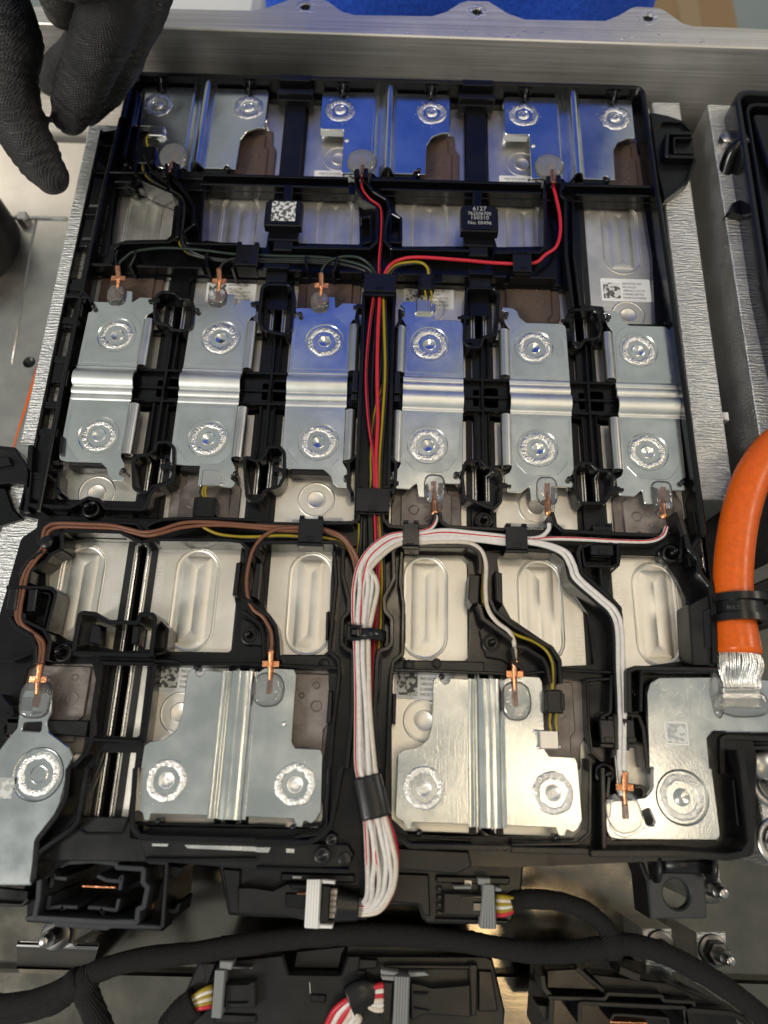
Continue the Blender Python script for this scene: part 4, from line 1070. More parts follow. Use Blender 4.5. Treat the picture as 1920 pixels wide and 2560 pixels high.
# left brackets of the carrier near the brown leads
br = obj("side_bracket", MB().prism(rnd(TP(0, 1, [(-60, 1240), (40, 1240), (100, 1270), (190, 1390), (180, 1480), (60, 1470), (-60, 1480)], -4), 1), -16, -4, .8), M_BLK2, CR)
obj("bracket_face", MB().prism(rnd(TP(0, 1, [(-40, 1300), (60, 1300), (70, 1350), (-40, 1370)], -2), .5), -4.2, -2, .4), M_BLK3, br)
obj("bracket_rib", MB().wall(TP(0, 1, [(-60, 1235), (90, 1250), (190, 1400), (180, 1500)], 0), 1.8, -8, 0, .4, 1), M_BLK, br)
obj("bracket_arm", MB().prism(rnd(TP(0, 1, [(-60, 1490), (40, 1500), (90, 1640), (150, 1700), (-60, 1760)], -6), 1), -16, -6, .8), M_BLK, br)
tr(0, 1, [(195, 1225), (170, 1659)], 2.0, 0); tr(0, 1, [(400, 1170), (390, 1280)], 1.6, 2); tr(0, 1, [(380, 1400), (190, 1410)], 1.4, -1); tr(0, 1, [(230, 1410), (205, 1600)], 1.2, -2); tr(0, 1, [(380, 1410), (365, 1570)], 1.4, 0)
tr(0, 1, [(390, 1540), (370, 1500)], 1.4, 0); tr(0, 1, [(190, 1610), (450, 1625), (520, 1590), (570, 1565), (640, 1580), (680, 1630), (930, 1640), (960, 1600), (970, 1540), (1020, 1490), (1110, 1460), (1125, 1400)], 1.6, 2.5, 2)
# ================================================================== end terminals
def Z3(u, v, z=0.0): return N3(200+u*500/1659., 180+v*500/1659., z)
tr_ = thing("terminal_plate", "L-shaped silver terminal plate with the stripped orange cable joined to it", "terminal plate", T(2, 3, 1000, 300)+(0,))
zr = 1.0
po = TP(2, 2, [(870, 1175), (890, 1105), (950, 1068), (1310, 1065), (1659, 1085), (1800, 1100), (1800, 1440), (1659, 1425), (1300, 1425), (1268, 1470), (1285, 1659)], zr)+TP(2, 3, [(1300, 0), (1355, 440), (1335, 472), (700, 468), (630, 455), (608, 400), (603, 230), (640, 200), (790, 200), (870, 185), (912, 130), (910, 0)], zr)+TP(2, 2, [(885, 1659)], zr)
wx, wy = T(2, 3, 1105, 190, zr)
sl_ = TP(2, 3, [(845, 280), (890, 262), (925, 345), (915, 372), (880, 372)], zr)
obj("plate", MB().prism(rnd(po, [3, 2, 3, 0, 0, 0, 0, 0, 2, 1.5, 0, 0, 3, 2, 3, 3, 3, 1.5, 2, 3, 3, 3, 0]), zr-1.8, zr, 0.5, [circ(wx, wy, 9.4, 44), rnd(sl_, .8)]), M_TERM, tr_)
terminal_spot(tr_, wx, wy, 71, 0.8, 9.3, 2.9, 6.9, M_TERM, zr)
tail = rnd(TP(2, 3, [(640, 215), (700, 212), (740, 215), (800, 205), (840, 300), (880, 385), (740, 455), (680, 440), (630, 380)], zr+.25), 1.5)
obj("bent_tab", MB().prism(tail, zr-.4, zr+.25, .25), M_TERM, tr_)
mk = MB()
for k in range(26):
    a = RNG.uniform(0, pi); x, y = T(2, 2, RNG.uniform(920, 1290), RNG.uniform(1100, 1640), zr); l = RNG.uniform(.6, 2.6)
    mk.add([(x-l*cos(a), y-l*sin(a), zr+.02), (x+l*cos(a)+.08, y+l*sin(a), zr+.02), (x+l*cos(a), y+l*sin(a)+.1, zr+.02)], [(0, 1, 2)])
sc_ = obj("scratches", mk, M_WELD, tr_); sc_["kind"] = "stuff"
qx, qy = T(2, 2, 1068, 1435, zr)
obj("code_frame", MB().prism(rect(qx-4.3, qy-4.2, qx+4.3, qy+4.2), zr, zr+.04, 0, [rect(qx-3.9, qy-3.8, qx+3.9, qy+3.8)]), M_LABEL, tr_)
obj("code_field", MB().box(qx-3.5, qx+3.5, qy-3.4, qy+3.4, zr, zr+.04, 0), M_CODEP, tr_)

tl_ = thing("terminal_plate", "silver terminal plate at the left edge that widens below a brown wired tab", "terminal plate", T(0, 3, 250, 40)+(0,))
pl_ = TP(0, 2, [(138, 1200), (160, 1150), (300, 1150), (333, 1190), (328, 1300), (300, 1365), (312, 1425), (370, 1465), (440, 1520), (470, 1590), (440, 1659)], 0)+TP(0, 3, [(425, 90), (375, 290), (255, 450), (222, 560), (195, 760), (-160, 760), (-160, -60)], 0)+TP(0, 2, [(-20, 1560), (55, 1460), (108, 1400), (118, 1330)], 0)
lx, ly = T(0, 3, 245, 40, 0)
ls = TP(0, 2, [(150, 1362), (270, 1358), (262, 1425), (140, 1418)], 0)
obj("plate", MB().prism(rnd(pl_, [1.5, 2, 2, 1.5, 2, 3, 3, 4, 3, 2, 2, 4, 4, 4, 2, 0, 0, 0, 3, 3, 2, 2]), -1.6, 0, 0.4, [circ(lx, ly, 9.3, 44), rnd(ls, 1)]), M_TERM, tl_)
terminal_spot(tl_, lx, ly, 77, 0.8, 9.2, 3.1, 6.6, M_TERM, 0)
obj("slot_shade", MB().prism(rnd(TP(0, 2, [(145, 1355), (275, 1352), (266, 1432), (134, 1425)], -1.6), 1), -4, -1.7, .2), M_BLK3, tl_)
qx, qy = T(0, 3, 25, 130, 0)
obj("code_field", MB().box(qx-5, qx+3.4, qy-3.6, qy+3.6, 0, .05, 0), M_CODEP, tl_)

# ================================================================== wires
def wire(name, label, pts, r, m, group, stripe=None, cat_="wire", sside=1):
    w = thing(name, label, cat_, tuple(pts[0]), group)
    obj("insulation", MB().tube(pts, r, 10, 7), m, w)
    if stripe:
        q = cat(pts, 3); out = []
        for i, p in enumerate(q):
            d = (q[min(i+1, len(q)-1)]-q[max(i-1, 0)]).normalized()
            n = Vector((0, 0, 1)).cross(d)*sside; n = (n.normalized() if n.length > .01 else Vector((1, 0, 0)))
            v = (n*0.35+Vector((0, 0, .9))).normalized()
            out.append(p+v*(r*0.70))
        obj("stripe", MB().tube(out, r*0.44, 6, 2), stripe, w)
    return w
def gel(parent, cx, cy, rx, ry, h, ang=0.0, pw=2.0, z0=0.0, seed=1):
    mb = MB(); n = 36; rows = [(1.0, 0.0), (0.985, .35), (.93, .7), (.8, .93), (.55, 1.0), (.25, 1.02), (.01, 1.02)]
    vs = []; fs = []
    for f, hz in rows:
        for k in range(n):
            a = 2*pi*k/n
            c, s = cos(a), sin(a)
            q = (abs(c)**pw+abs(s)**pw)**(-1/pw)*(1+.035*noise.noise((c*2, s*2, seed)))
            x, y = rx*f*q*c, ry*f*q*s
            vs.append((cx+x*cos(ang)-y*sin(ang), cy+x*sin(ang)+y*cos(ang), z0+h*hz+(.1*h*noise.noise((x*.5, y*.5, seed)) if hz > .5 else 0)))
    for q in range(len(rows)-1):
        for k in range(n):
            l = (k+1) % n; fs.append((q*n+k, q*n+l, (q+1)*n+l, (q+1)*n+k))
    fs.append(tuple(range(n))[::-1])
    mb.add(vs, fs, True)
    return obj("clear_potting", mb, M_GELM if seed in (3, 4, 5) else M_GEL, parent)
def crimp(parent, foot, wing, end, zf=0.3, zw=2.6, ze=2.6, wings=True, dirty=False):
    """copper lug: flat knurled foot on the busbar, wings, barrel round the wire end"""
    f = Vector((*foot, zf)); w = Vector((*wing, zw)); e = Vector((*end, ze))
    d = Vector((e.x-f.x, e.y-f.y, 0)).normalized(); n = Vector((-d.y, d.x, 0))
    def slab(a, b, hw, t):
        vs = []
        for p in (a, b):
            for s, k in ((-1, 0), (1, 0), (1, 1), (-1, 1)): vs.append(p+n*(hw*s)+Vector((0, 0, t*k)))
        return vs, [(0, 1, 2, 3), (7, 6, 5, 4), (0, 4, 5, 1), (1, 5, 6, 2), (2, 6, 7, 3), (3, 7, 4, 0)]
    mb = MB()
    b0 = f-d*2.6; b1 = f+d*2.6
    vs, fs = slab(b0, b1, 1.05, .5)
    k = MB().add(vs, fs); obj("crimp_foot", k, M_KNURL, parent)
    mb.tube([b1-d*.6+Vector((0, 0, .4)), f+(w-f)*.62, w-d*.4], lambda t: 0.8+.3*t, 8, 4)
    mb.tube([w-d*1.4, w+d*.8, e-d*.4, e], lambda t: 1.1+.4*min(1, t*1.6), 10, 3)
    if wings:
        for s in (-1, 1):
            vs, fs = slab(w+n*(s*1.6)-d*1.1+Vector((0, 0, -.3)), w+n*(s*1.6)+d*1.1+Vector((0, 0, .1*s)), 1.6, .6)
            mb.add(vs, fs)
        vs, fs = slab(w-d*.8+Vector((0, 0, -.9)), w+d*.8+Vector((0, 0, -.9)), 2.2, .5); mb.add(vs, fs)
    obj("copper_crimp", mb, M_COP, parent)

# ---- shared run through the centre duct
def duct(u, v1, zz=(1.5, 1.5)):
    a = [T3(1, 1, x, y, zz[0]) for x, y in u]; b = [T3(1, 2, x, y, zz[1]) for x, y in v1]
    return a+b
RA = duct([(795, 180), (768, 245), (735, 480), (714, 760), (728, 1050), (762, 1300), (770, 1490)], [(772, 20), (782, 300), (786, 600), (762, 1000), (742, 1500)], (3.0, 2.5))
RB = duct([(812, 180), (803, 245), (790, 500), (785, 800), (790, 1050), (778, 1300), (782, 1490)], [(781, 20), (797, 300), (780, 600), (752, 1000), (728, 1500)], (3.2, 1.5))
YC = duct([(832, 180), (825, 245), (832, 480), (838, 760), (820, 1050), (800, 1300), (795, 1490)], [(797, 20), (814, 400), (808, 700), (795, 870), (768, 1200)], (2.4, 1.5))
GD = duct([(785, 180), (790, 245), (815, 520), (803, 760), (772, 1000), (752, 1250), (738, 1490)], [(735, 20), (742, 250), (728, 420)], (0.8, 0))
BE = duct([(772, 180), (776, 245), (768, 500), (752, 800), (752, 1000), (752, 1250), (745, 1490)], [(705, 20), (700, 250), (688, 420)], (0.6, 0))
DF = duct([(800, 180), (788, 245), (808, 480), (825, 800), (806, 1050), (788, 1300), (786, 1490)], [(718, 20), (715, 250), (705, 420)], (0.4, -1))
YG = duct([(820, 180), (815, 245), (822, 560), (826, 800), (768, 1030), (747, 1280), (744, 1490)], [(678, 20), (669, 160), (655, 300), (650, 450)], (1.2, 0))
YH = duct([(806, 180), (806, 245), (826, 520), (831, 780), (812, 1050), (795, 1300), (790, 1490)], [(757, 20), (765, 250), (770, 500)], (1.4, .3))
GW = "thin sense wires in the duct"
w = wire("sense_wire", "thin red wire from the middle far busbar's crimp down the centre duct", [T3(1, 0, 685, 1130, 2), T3(1, 0, 690, 1220, 2), T3(1, 0, 740, 1290, 2), T3(1, 0, 800, 1335, 2.4), T3(1, 0, 815, 1400, 2.6), T3(1, 0, 812, 1530, 2.6), T3(1, 1, 800, 20, 3.0)]+RA, 0.72, M_RED, GW, M_WBLK, sside=1)
crimp(w, T(1, 0, 692, 1040, 1), T(1, 0, 690, 1090, 2), T(1, 0, 682, 1150, 2), 0.4, 1.8, 2.0, False)
x, y = T(1, 0, 688, 1055, 0); gel(w, x, y, 7.8, 8.0, 2.4, 0, 2.0, 0, 3)
w = wire("sense_wire", "red wire arching from the right far busbar along the channel to the duct", [T3(2, 0, 262, 1190, 2.4), T3(2, 0, 285, 1275, 2.4), T3(2, 0, 310, 1400, 2.6), T3(2, 0, 313, 1510, 2.6), T3(2, 0, 285, 1600, 2.8), T3(2, 0, 215, 1652, 3), D3(1150, 569, 3), D3(1070, 568, 3), D3(1000, 562, 3.2), T3(1, 1, 1050, 8, 3.4), T3(1, 1, 930, 25, 3.4), T3(1, 1, 868, 62, 3.2), T3(1, 1, 835, 115, 3)]+RB, 0.84, M_RED, GW)
crimp(w, T(2, 0, 258, 1075, 1), T(2, 0, 262, 1120, 2), T(2, 0, 266, 1195, 2), 0.4, 1.8, 2.4, False)
x, y = T(2, 0, 240, 1085, 0); gel(w, x, y, 7.6, 7.6, 2.4, 0, 2.0, 0, 4)
w = wire("sense_wire", "black wire from the far busbar beside the glove, down its S-shaped duct", [Z3(738, 850, 2), Z3(728, 920, 2), Z3(765, 985, 2), Z3(845, 1045, 2), Z3(866, 1150, 2), Z3(850, 1300, 2), Z3(860, 1420, 2), Z3(930, 1490, 2.4), Z3(1050, 1535, 2), Z3(1250, 1560, 2), N3(650, 648, 2), N3(800, 650, 2), N3(900, 660, 2)]+DF, 0.72, M_WBLK, GW)
crimp(w, T(0, 0, 1128, 1010, 1), T(0, 0, 1118, 1060, 2), T(0, 0, 1095, 1120, 2), 0.4, 1.6, 2.0, False)
x, y = T(0, 0, 1130, 1020, 0); gel(w, x, y, 7.8, 7.8, 2.6, 0, 2.0, 0, 5)
def midcrimp(w, c, r, u, v, seed):
    crimp(w, T(c, r, u-8, v+175, .5), T(c, r, u+2, v+70, 2.6), T(c, r, u, v-5, 2.8), 0.45, 2.4, 2.8)
    x, y = T(c, r, u-8, v+175, 0.0); gel(w, x, y-.4, 4.4, 5.0, 1.9, 0, 3.2, 0, seed)
w = wire("sense_wire", "dark green wire arching from the crimp of the leftmost middle busbar", [T3(0, 1, 766, 85, 2.8), T3(0, 1, 775, 45, 3.0), Z3(370, 1545, 3.4), Z3(450, 1492, 3.4), Z3(650, 1462, 3.2), Z3(850, 1465, 3), Z3(1050, 1482, 2.8), Z3(1300, 1512, 2.6), N3(700, 640, 2.6), N3(820, 645, 2.6), N3(915, 668, 2.4)]+GD, 0.72, M_WGRN, GW)
midcrimp(w, 0, 1, 765, 75, 6)
w = wire("sense_wire", "black wire leaving the copper crimp of the second middle busbar from the left", [T3(0, 1, 1418, 95, 2.8), T3(0, 1, 1445, 50, 3), T3(0, 1, 1500, 22, 3), T3(0, 1, 1600, 18, 2.8), N3(700, 651, 2.2), N3(820, 655, 2), N3(910, 676, 2)]+BE, 0.72, M_WBLK, GW)
midcrimp(w, 0, 1, 1420, 92, 7)
w = wire("sense_wire", "dark wire looping from the crimp of the busbar left of the duct", [T3(1, 1, 424, 130, 2.8), T3(1, 1, 432, 80, 3.2), T3(1, 1, 480, 30, 3.4), T3(1, 1, 570, 4, 3.4), T3(1, 1, 670, 12, 3.4), T3(1, 1, 740, 60, 3), T3(1, 1, 775, 120, 2.6)]+YH[:1]+[(p[0]-.4, p[1], p[2]) for p in YH[1:]], 0.72, M_WGRN, GW)
midcrimp(w, 1, 1, 422, 122, 8)
# temperature sensors
def sensor(label, block, conn, leads, run, stripe, dark=False):
    """white soldered sensor bead on the busbar, two short leads, black connector, pair of wires"""
    (bx0, by1), (bx1, by0) = block; (cx0, cy1), (cx1, cy0) = conn
    s = thing("temperature_sensor", label, "sensor", ((bx0+bx1)/2, (by0+by1)/2, 0), "temperature sensors on the busbars")
    obj("sensor_block", MB().box(bx0, bx1, by0, by1, 0.1, 2.2, .4), M_CURL, s)
    sd = MB(); sd.ball((bx1+.2, by0+1.0, .6), 1.1, 12, .7).ball((bx0+.1, by0+.6, .5), 0.9, 12, .7).ball((bx1-.2, by1-1.2, .5), .8, 10, .7)
    obj("solder", sd, M_WELD, s)
    zc_ = 3.2
    b = obj("connector", MB().box(cx0, cx1, cy0, cy1, -2, zc_, .4), M_BLK2, s)
    obj("connector_rib", MB().box(cx0-.5, cx0+1.0, cy0+.5, cy1-.6, -2, zc_+.4, .3), M_BLK, b); obj("connector_rib", MB().box(cx1-1.0, cx1+.6, cy0+1.2, cy1-1.2, -2, zc_+.4, .3), M_BLK, b)
    for p, m in zip(leads, (M_YEL, M_WBLK, M_WBLK if dark else M_YEL)):
        obj("lead", MB().tube(p, .5, 8, 5), m, s)
    if run:
        for k, m in ((0, M_YEL), (1, M_WBLK)):
            obj("sensor_wire", MB().tube([(p[0]+(.7 if dark else 1.1)*k*(0.3 if i == 0 else 1), p[1]-.5*k, p[2]+(.5 if dark else -.5)*k) for i, p in enumerate(run)], .66, 9, 6), m, s)
    return s
sensor("sensor on the far busbar beside the glove, wired through a black plug", (T(0, 0, 975, 815, 2), T(0, 0, 1055, 880, 2)), (T(0, 0, 905, 945, 3), T(0, 0, 988, 1060, 3)),
       [[T3(0, 0, 965, 870, 1.6), T3(0, 0, 950, 905, 2), T3(0, 0, 960, 955, 1.6)], [T3(0, 0, 945, 880, 1.4), T3(0, 0, 935, 910, 1.6), T3(0, 0, 940, 955, 1.4)], [T3(0, 0, 985, 885, 1.6), T3(0, 0, 985, 920, 2), T3(0, 0, 975, 955, 1.6)]],
       [Z3(525, 735, 2), Z3(530, 820, 1.6), Z3(585, 893, 1.4), Z3(700, 965, 1.2), Z3(815, 1025, 1), Z3(843, 1200, .8), Z3(825, 1400, .8), Z3(880, 1485, 1), Z3(960, 1525, 1), Z3(1130, 1562, 1), Z3(1250, 1568, 1.2), Z3(1560, 1575, 1.4), N3(800, 658, 1), N3(900, 672, 1)]+YG, None, True)
sensor("sensor under the near end of the second middle busbar, wires to a black plug", (T(0, 1, 1312, 1385, 2.2), T(0, 1, 1420, 1488, 2.2)), (T(0, 1, 1270, 1560, 3), T(0, 2, 1385, 35, 3)),
       [[T3(0, 1, 1340, 1490, 1.4), T3(0, 1, 1330, 1525, 2), T3(0, 1, 1340, 1570, 1.6)], [T3(0, 1, 1310, 1490, 1.2), T3(0, 1, 1298, 1525, 1.6), T3(0, 1, 1305, 1570, 1.4)], [T3(0, 1, 1325, 1490, 1.4), T3(0, 1, 1312, 1530, 1.8), T3(0, 1, 1322, 1570, 1.6)]],
       [T3(0, 2, 1290, 45, 2), T3(0, 2, 1310, 90, 2), T3(0, 2, 1400, 138, 2), T3(0, 2, 1520, 158, 2), T3(0, 2, 1659, 160, 2), T3(1, 2, 150, 152, 2), T3(1, 2, 320, 160, 2.2), T3(1, 2, 470, 172, 2), T3(1, 2, 570, 215, 1.4), T3(1, 2, 640, 330, 1), T3(1, 2, 655, 500, 1)], None)
sensor("sensor on the far end of the busbar right of the duct, below a label", (T(1, 1, 1040, 280, 2.2), T(1, 1, 1135, 365, 2.2)), (T(1, 1, 1060, 112, 3.2), T(1, 1, 1150, 215, 3.2)),
       [[T3(1, 1, 1095, 290, 1.6), T3(1, 1, 1100, 255, 2), T3(1, 1, 1092, 210, 1.6)], [T3(1, 1, 1115, 290, 1.4), T3(1, 1, 1118, 255, 1.6), T3(1, 1, 1112, 210, 1.4)], [T3(1, 1, 1132, 300, 1.6), T3(1, 1, 1140, 260, 2), T3(1, 1, 1130, 210, 1.6)]],
       [T3(1, 1, 1118, 125, 2), T3(1, 1, 1112, 80, 2.4), T3(1, 1, 1075, 45, 2.2), T3(1, 1, 1000, 40, 2), T3(1, 1, 900, 60, 2), T3(1, 1, 845, 120, 2)]+YC, None)
sensor("sensor on the near busbar by the glare, plugged in beside the brown pad", (T(2, 2, 175, 1412, 2.2), T(2, 2, 308, 1540, 2.2)), (T(2, 2, 212, 1152, 3.2), T(2, 2, 335, 1305, 3.2)),
       [[T3(2, 2, 255, 1415, 1.6), T3(2, 2, 245, 1360, 2), T3(2, 2, 250, 1300, 1.6)], [T3(2, 2, 275, 1415, 1.4), T3(2, 2, 262, 1360, 1.6), T3(2, 2, 270, 1300, 1.4)], [T3(2, 2, 292, 1425, 1.6), T3(2, 2, 285, 1360, 2), T3(2, 2, 290, 1300, 1.6)]],
       [T3(2, 2, 262, 1150, 2.4), T3(2, 2, 265, 1060, 2.2), T3(2, 2, 258, 970, 2), T3(2, 2, 220, 895, 2), T3(2, 2, 140, 838, 2), T3(2, 2, 20, 792, 2), T3(1, 2, 1590, 730, 1.6), T3(1, 2, 1510, 650, 1.4), T3(1, 2, 1468, 560, 1.2), T3(1, 2, 1470, 420, 1.2), T3(1, 2, 1465, 300, 1), T3(1, 2, 1400, 225, 1)], None)
# ---- brown wires
GB = "brown sense wires"
tail = [T3(1, 2, 470, 130, 3), T3(1, 2, 580, 185, 3), T3(1, 2, 635, 290, 2.5), T3(1, 2, 665, 420, 1.5)]
BRl = [T3(0, 2, 262, 985, 2.6), T3(0, 2, 275, 900, 2.6), T3(0, 2, 262, 830, 2.6), T3(0, 2, 195, 775, 2.6), T3(0, 2, 132, 720, 2.8), T3(0, 2, 120, 640, 3), T3(0, 2, 145, 500, 3), T3(0, 2, 170, 400, 2.8), T3(0, 2, 225, 310, 2.6), T3(0, 2, 285, 235, 2.2)]
BRr = [T3(0, 2, 290, 165, 3), T3(0, 2, 310, 115, 3), T3(0, 2, 380, 88, 3), T3(0, 2, 560, 92, 3), T3(0, 2, 730, 100, 3), T3(0, 2, 850, 125, 3), T3(0, 2, 940, 145, 3)]
def sh(L, du, z=0): return [(p[0]+du[0], p[1]+du[1], p[2]+z) for p in L]
wire("sense_wire", "brown wire nearest the tray side of the pair that bends round the left corner", sh(BRl, (-.75, 0))+sh(BRr, (-.8, .9))+[T3(0, 2, 1030, 118, 3.6), T3(0, 2, 1180, 72, 3.6), T3(0, 2, 1350, 65, 3.4), T3(0, 2, 1640, 86, 3), T3(1, 2, 150, 95, 3.4), T3(1, 2, 350, 100, 3)]+sh(tail, (0, .8)), 0.8, M_BRN, GB)
w = wire("sense_wire", "brown wire joined to the left terminal plate's tab, inner one of its pair", sh(BRl, (.75, 0))+sh(BRr, (.8, -.6))+[T3(0, 2, 1040, 140, 3.6), T3(0, 2, 1190, 100, 3.4), T3(0, 2, 1400, 85, 3), T3(0, 2, 1640, 100, 3), T3(1, 2, 150, 118, 3), T3(1, 2, 350, 125, 3)]+sh(tail, (-.6, 0)), 0.8, M_BRN, GB)
crimp(w, T(0, 2, 235, 1220, .6), T(0, 2, 245, 1085, 2.6), T(0, 2, 262, 990, 2.8), 0.5, 2.2, 2.8)
x, y = T(0, 2, 232, 1215, 0); gel(w, x, y, 6.0, 7.2, 1.6, 0, 3.4, 0, 9)
w = wire("sense_wire", "brown wire curving down between two vent windows to the left near busbar", [T3(1, 2, 98, 905, 3), T3(1, 2, 104, 830, 3), T3(1, 2, 92, 760, 3), T3(1, 2, 45, 680, 3), T3(0, 2, 1640, 630, 3), T3(0, 2, 1605, 540, 3), T3(0, 2, 1600, 420, 3), T3(0, 2, 1622, 300, 3), T3(1, 2, 0, 215, 3.4), T3(1, 2, 60, 150, 3.8), T3(1, 2, 150, 108, 4), T3(1, 2, 280, 100, 4), T3(1, 2, 380, 108, 3.8), T3(1, 2, 470, 122, 3.8), T3(1, 2, 560, 160, 3.8), T3(1, 2, 625, 240, 3.4), T3(1, 2, 675, 340, 2.6), T3(1, 2, 690, 420, 2)], 0.8, M_BRN, GB)
crimp(w, T(1, 2, 88, 1135, .6), T(1, 2, 95, 985, 2.6), T(1, 2, 98, 905, 2.8), 0.5, 2.2, 2.8)
x, y = T(1, 2, 80, 1150, 0); gel(w, x, y, 6.4, 6.6, 1.8, 0, 2.4, 0, 10)
# ---- white bundle
def bundle(k):
    """six wires side by side on top, three more half hidden below them"""
    top = k < 6
    f = k/5.0 if top else (.18, .5, .86)[k-6]
    up = (0, .5, .2, .6, .1, .4)[k] if top else -1.7
    al = ((0, 1.4, .1, 1.5, .2, 1.3)[k] if top else -.6)          # squeezed under the tie and the sleeve
    g = (.05, .42, .2, .75, .6, .95, .3, .55, .9)[k]
    A = [T3(1, 2, 1055, 126+f*76, 3.4+up), T3(1, 2, 952, 136+f*66, 4+up), T3(1, 2, 850, 160+f*100, 4.6+up), T3(1, 2, 742, 236+f*140, 5+up), T3(1, 2, 664+f*110, 350+f*70, 5+up), T3(1, 2, 640+f*142, 500, 5+up),
         T3(1, 2, 634+f*120, 660, 5+up*.5+al*.5), T3(1, 2, 640+f*92, 790, 4.6+al), T3(1, 2, 642+f*88, 960, 4.6+al), T3(1, 2, 646+(f*.6+g*.4)*96, 1250, 4.8+al*.8+up*.3)]
    B = [T3(1, 3, 646+(f*.7+g*.3)*128, -60, 5+al*.6), T3(1, 3, 666+f*116, 60, 4.6+al), T3(1, 3, 690+f*116, 190, 4.4+al), T3(1, 3, 708+f*128, 320, 4.6+al*.7),
         T3(1, 3, 712+(f*.85+g*.15)*170, 450, 5+up), T3(1, 3, 720+(f*.85+g*.15)*188, 600, 3.4+up), T3(1, 3, 722+f*182, 720, -1+up), T3(1, 3, 716+f*160, 820, -7+up), T3(1, 3, 702+f*104, 868+f*58, -13+up), T3(1, 3, 668+f*20, 860+f*88, -16+up*.5), T3(1, 3, 640, 850+f*84, -17)]
    rn = random.Random(k+3)
    A = [p if i in (0, 1, 7) else (p[0]+rn.uniform(-.35, .35), p[1], p[2]+rn.uniform(-.3, .3)) for i, p in enumerate(A)]
    B = [p if i in (1, 2, 3, 10) else (p[0]+rn.uniform(-.5, .5), p[1], p[2]+rn.uniform(-.4, .4)) for i, p in enumerate(B)]
    return A, B
GWH = "white sense wires of the central bundle"
def bw(k, label, head, m, stripe=None, under=False):
    A, B = bundle(k)
    if under: A = [tuple((a+b)/2 for a, b in zip(A[0], A[1]))]+A[1:]      # comes out of the clip below the others
    return wire("sense_wire", label, head+A+B, 0.92, m, GWH, stripe, sside=1 if k % 2 else -1)
def whcrimp(w, c, r, u, v, foot, seed, zf=.5):
    crimp(w, T(c, r, foot[0], foot[1], zf), T(c, r, u, v, 2.2), T(c, r, u+2, v+70, 2.6), zf, 1.8, 2.6, False)
w = bw(0, "white wire rising to the crimp just right of the centre duct", [T3(1, 2, 1160, 10, 2.8), T3(1, 2, 1168, 50, 3), T3(1, 2, 1140, 100, 3.2), T3(1, 2, 1095, 122, 3.4)], M_WHT, M_RED)
whcrimp(w, 1, 1, 1155, 1600, (1152, 1500), 11); x, y = T(1, 1, 1157, 1505, 0); gel(w, x, y, 4.6, 6.4, 2.0, 0, 3.2, -.2, 11)
R1 = [T3(1, 2, 1617, 158, 3.4), T3(1, 2, 1420, 136, 3.6), T3(1, 2, 1220, 118, 3.8)]
w = bw(1, "white wire to the crimp of the second middle busbar from the right", [T3(2, 2, 240, 75, 2.8), T3(2, 2, 236, 115, 3), T3(2, 2, 190, 158, 3.2), T3(2, 2, 110, 172, 3.2)]+R1, M_WHT)
whcrimp(w, 2, 1, 232, 1600, (228, 1510), 12); x, y = T(2, 1, 226, 1525, 0); gel(w, x, y, 4.6, 6.6, 2.0, 0, 3.2, -.2, 12)
w = bw(2, "white and red wire running far right to the rightmost middle busbar", [T3(2, 2, 1002, 95, 2.8), T3(2, 2, 975, 155, 3), T3(2, 2, 890, 190, 3.2), T3(2, 2, 700, 190, 3.2), T3(2, 2, 480, 178, 3.2), T3(2, 2, 280, 172, 3.2), T3(2, 2, 110, 182, 3.2), T3(1, 2, 1617, 172, 3.2), T3(1, 2, 1430, 156, 3.4), T3(1, 2, 1220, 140, 3.6)], M_WHT, M_RED)
whcrimp(w, 2, 1, 980, 1620, (978, 1535), 13); x, y = T(2, 1, 972, 1550, 0); gel(w, x, y, 4.6, 6.6, 2.0, 0, 3.2, -.2, 13)
RT = [T3(2, 2, 705, 1620, 2.6), T3(2, 2, 710, 1300, 2.6), T3(2, 2, 698, 1000, 2.6), T3(2, 2, 690, 760, 2.6), T3(2, 2, 650, 645, 2.6), T3(2, 2, 560, 560, 2.6), T3(2, 2, 420, 435, 2.6), T3(2, 2, 385, 350, 2.6), T3(2, 2, 340, 272, 2.8), T3(2, 2, 240, 225, 3), T3(2, 2, 110, 200, 3)]
w = bw(3, "white wire along the diagonal duct to the right terminal, inner of two", [T3(2, 3, 728, 20, 2.8)]+sh(RT, (.8, .2), 1.5)+[T3(1, 2, 1617, 190, 3), T3(1, 2, 1430, 172, 3.2), T3(1, 2, 1220, 162, 3.2)], M_WHT)
crimp(w, T(2, 3, 735, 280, 1.5), T(2, 3, 728, 125, 2.8), T(2, 3, 728, 25, 3), 1.5, 2.8, 3.0)
x, y = T(2, 3, 725, 290, 1); gel(w, x, y, 6.6, 7.0, 1.2, .3, 2.4, 1.0, 14)
w = bw(4, "white wire along the diagonal duct to the right terminal, outer of two", [T3(2, 3, 708, 180, 2.2), T3(2, 3, 712, 60, 2.4)]+sh(RT, (-1.0, -.4), 1.3)+[T3(1, 2, 1617, 205, 2.6), T3(1, 2, 1430, 184, 2.8), T3(1, 2, 1220, 178, 3.0)], M_WHT)
w = bw(5, "ivory wire winding down the short diagonal duct to the right near busbar", [T3(2, 2, 18, 965, 2.8), T3(2, 2, 14, 850, 2.8), T3(1, 2, 1640, 775, 2.8), T3(1, 2, 1560, 712, 2.8), T3(1, 2, 1503, 625, 2.8), T3(1, 2, 1487, 500, 2.8), T3(1, 2, 1490, 340, 2.8), T3(1, 2, 1455, 245, 3), T3(1, 2, 1370, 200, 3.2), T3(1, 2, 1200, 195, 3.2)], M_IVO)
crimp(w, T(2, 2, 20, 1215, .6), T(2, 2, 18, 1050, 2.6), T(2, 2, 18, 965, 2.8), .5, 2.2, 2.8)
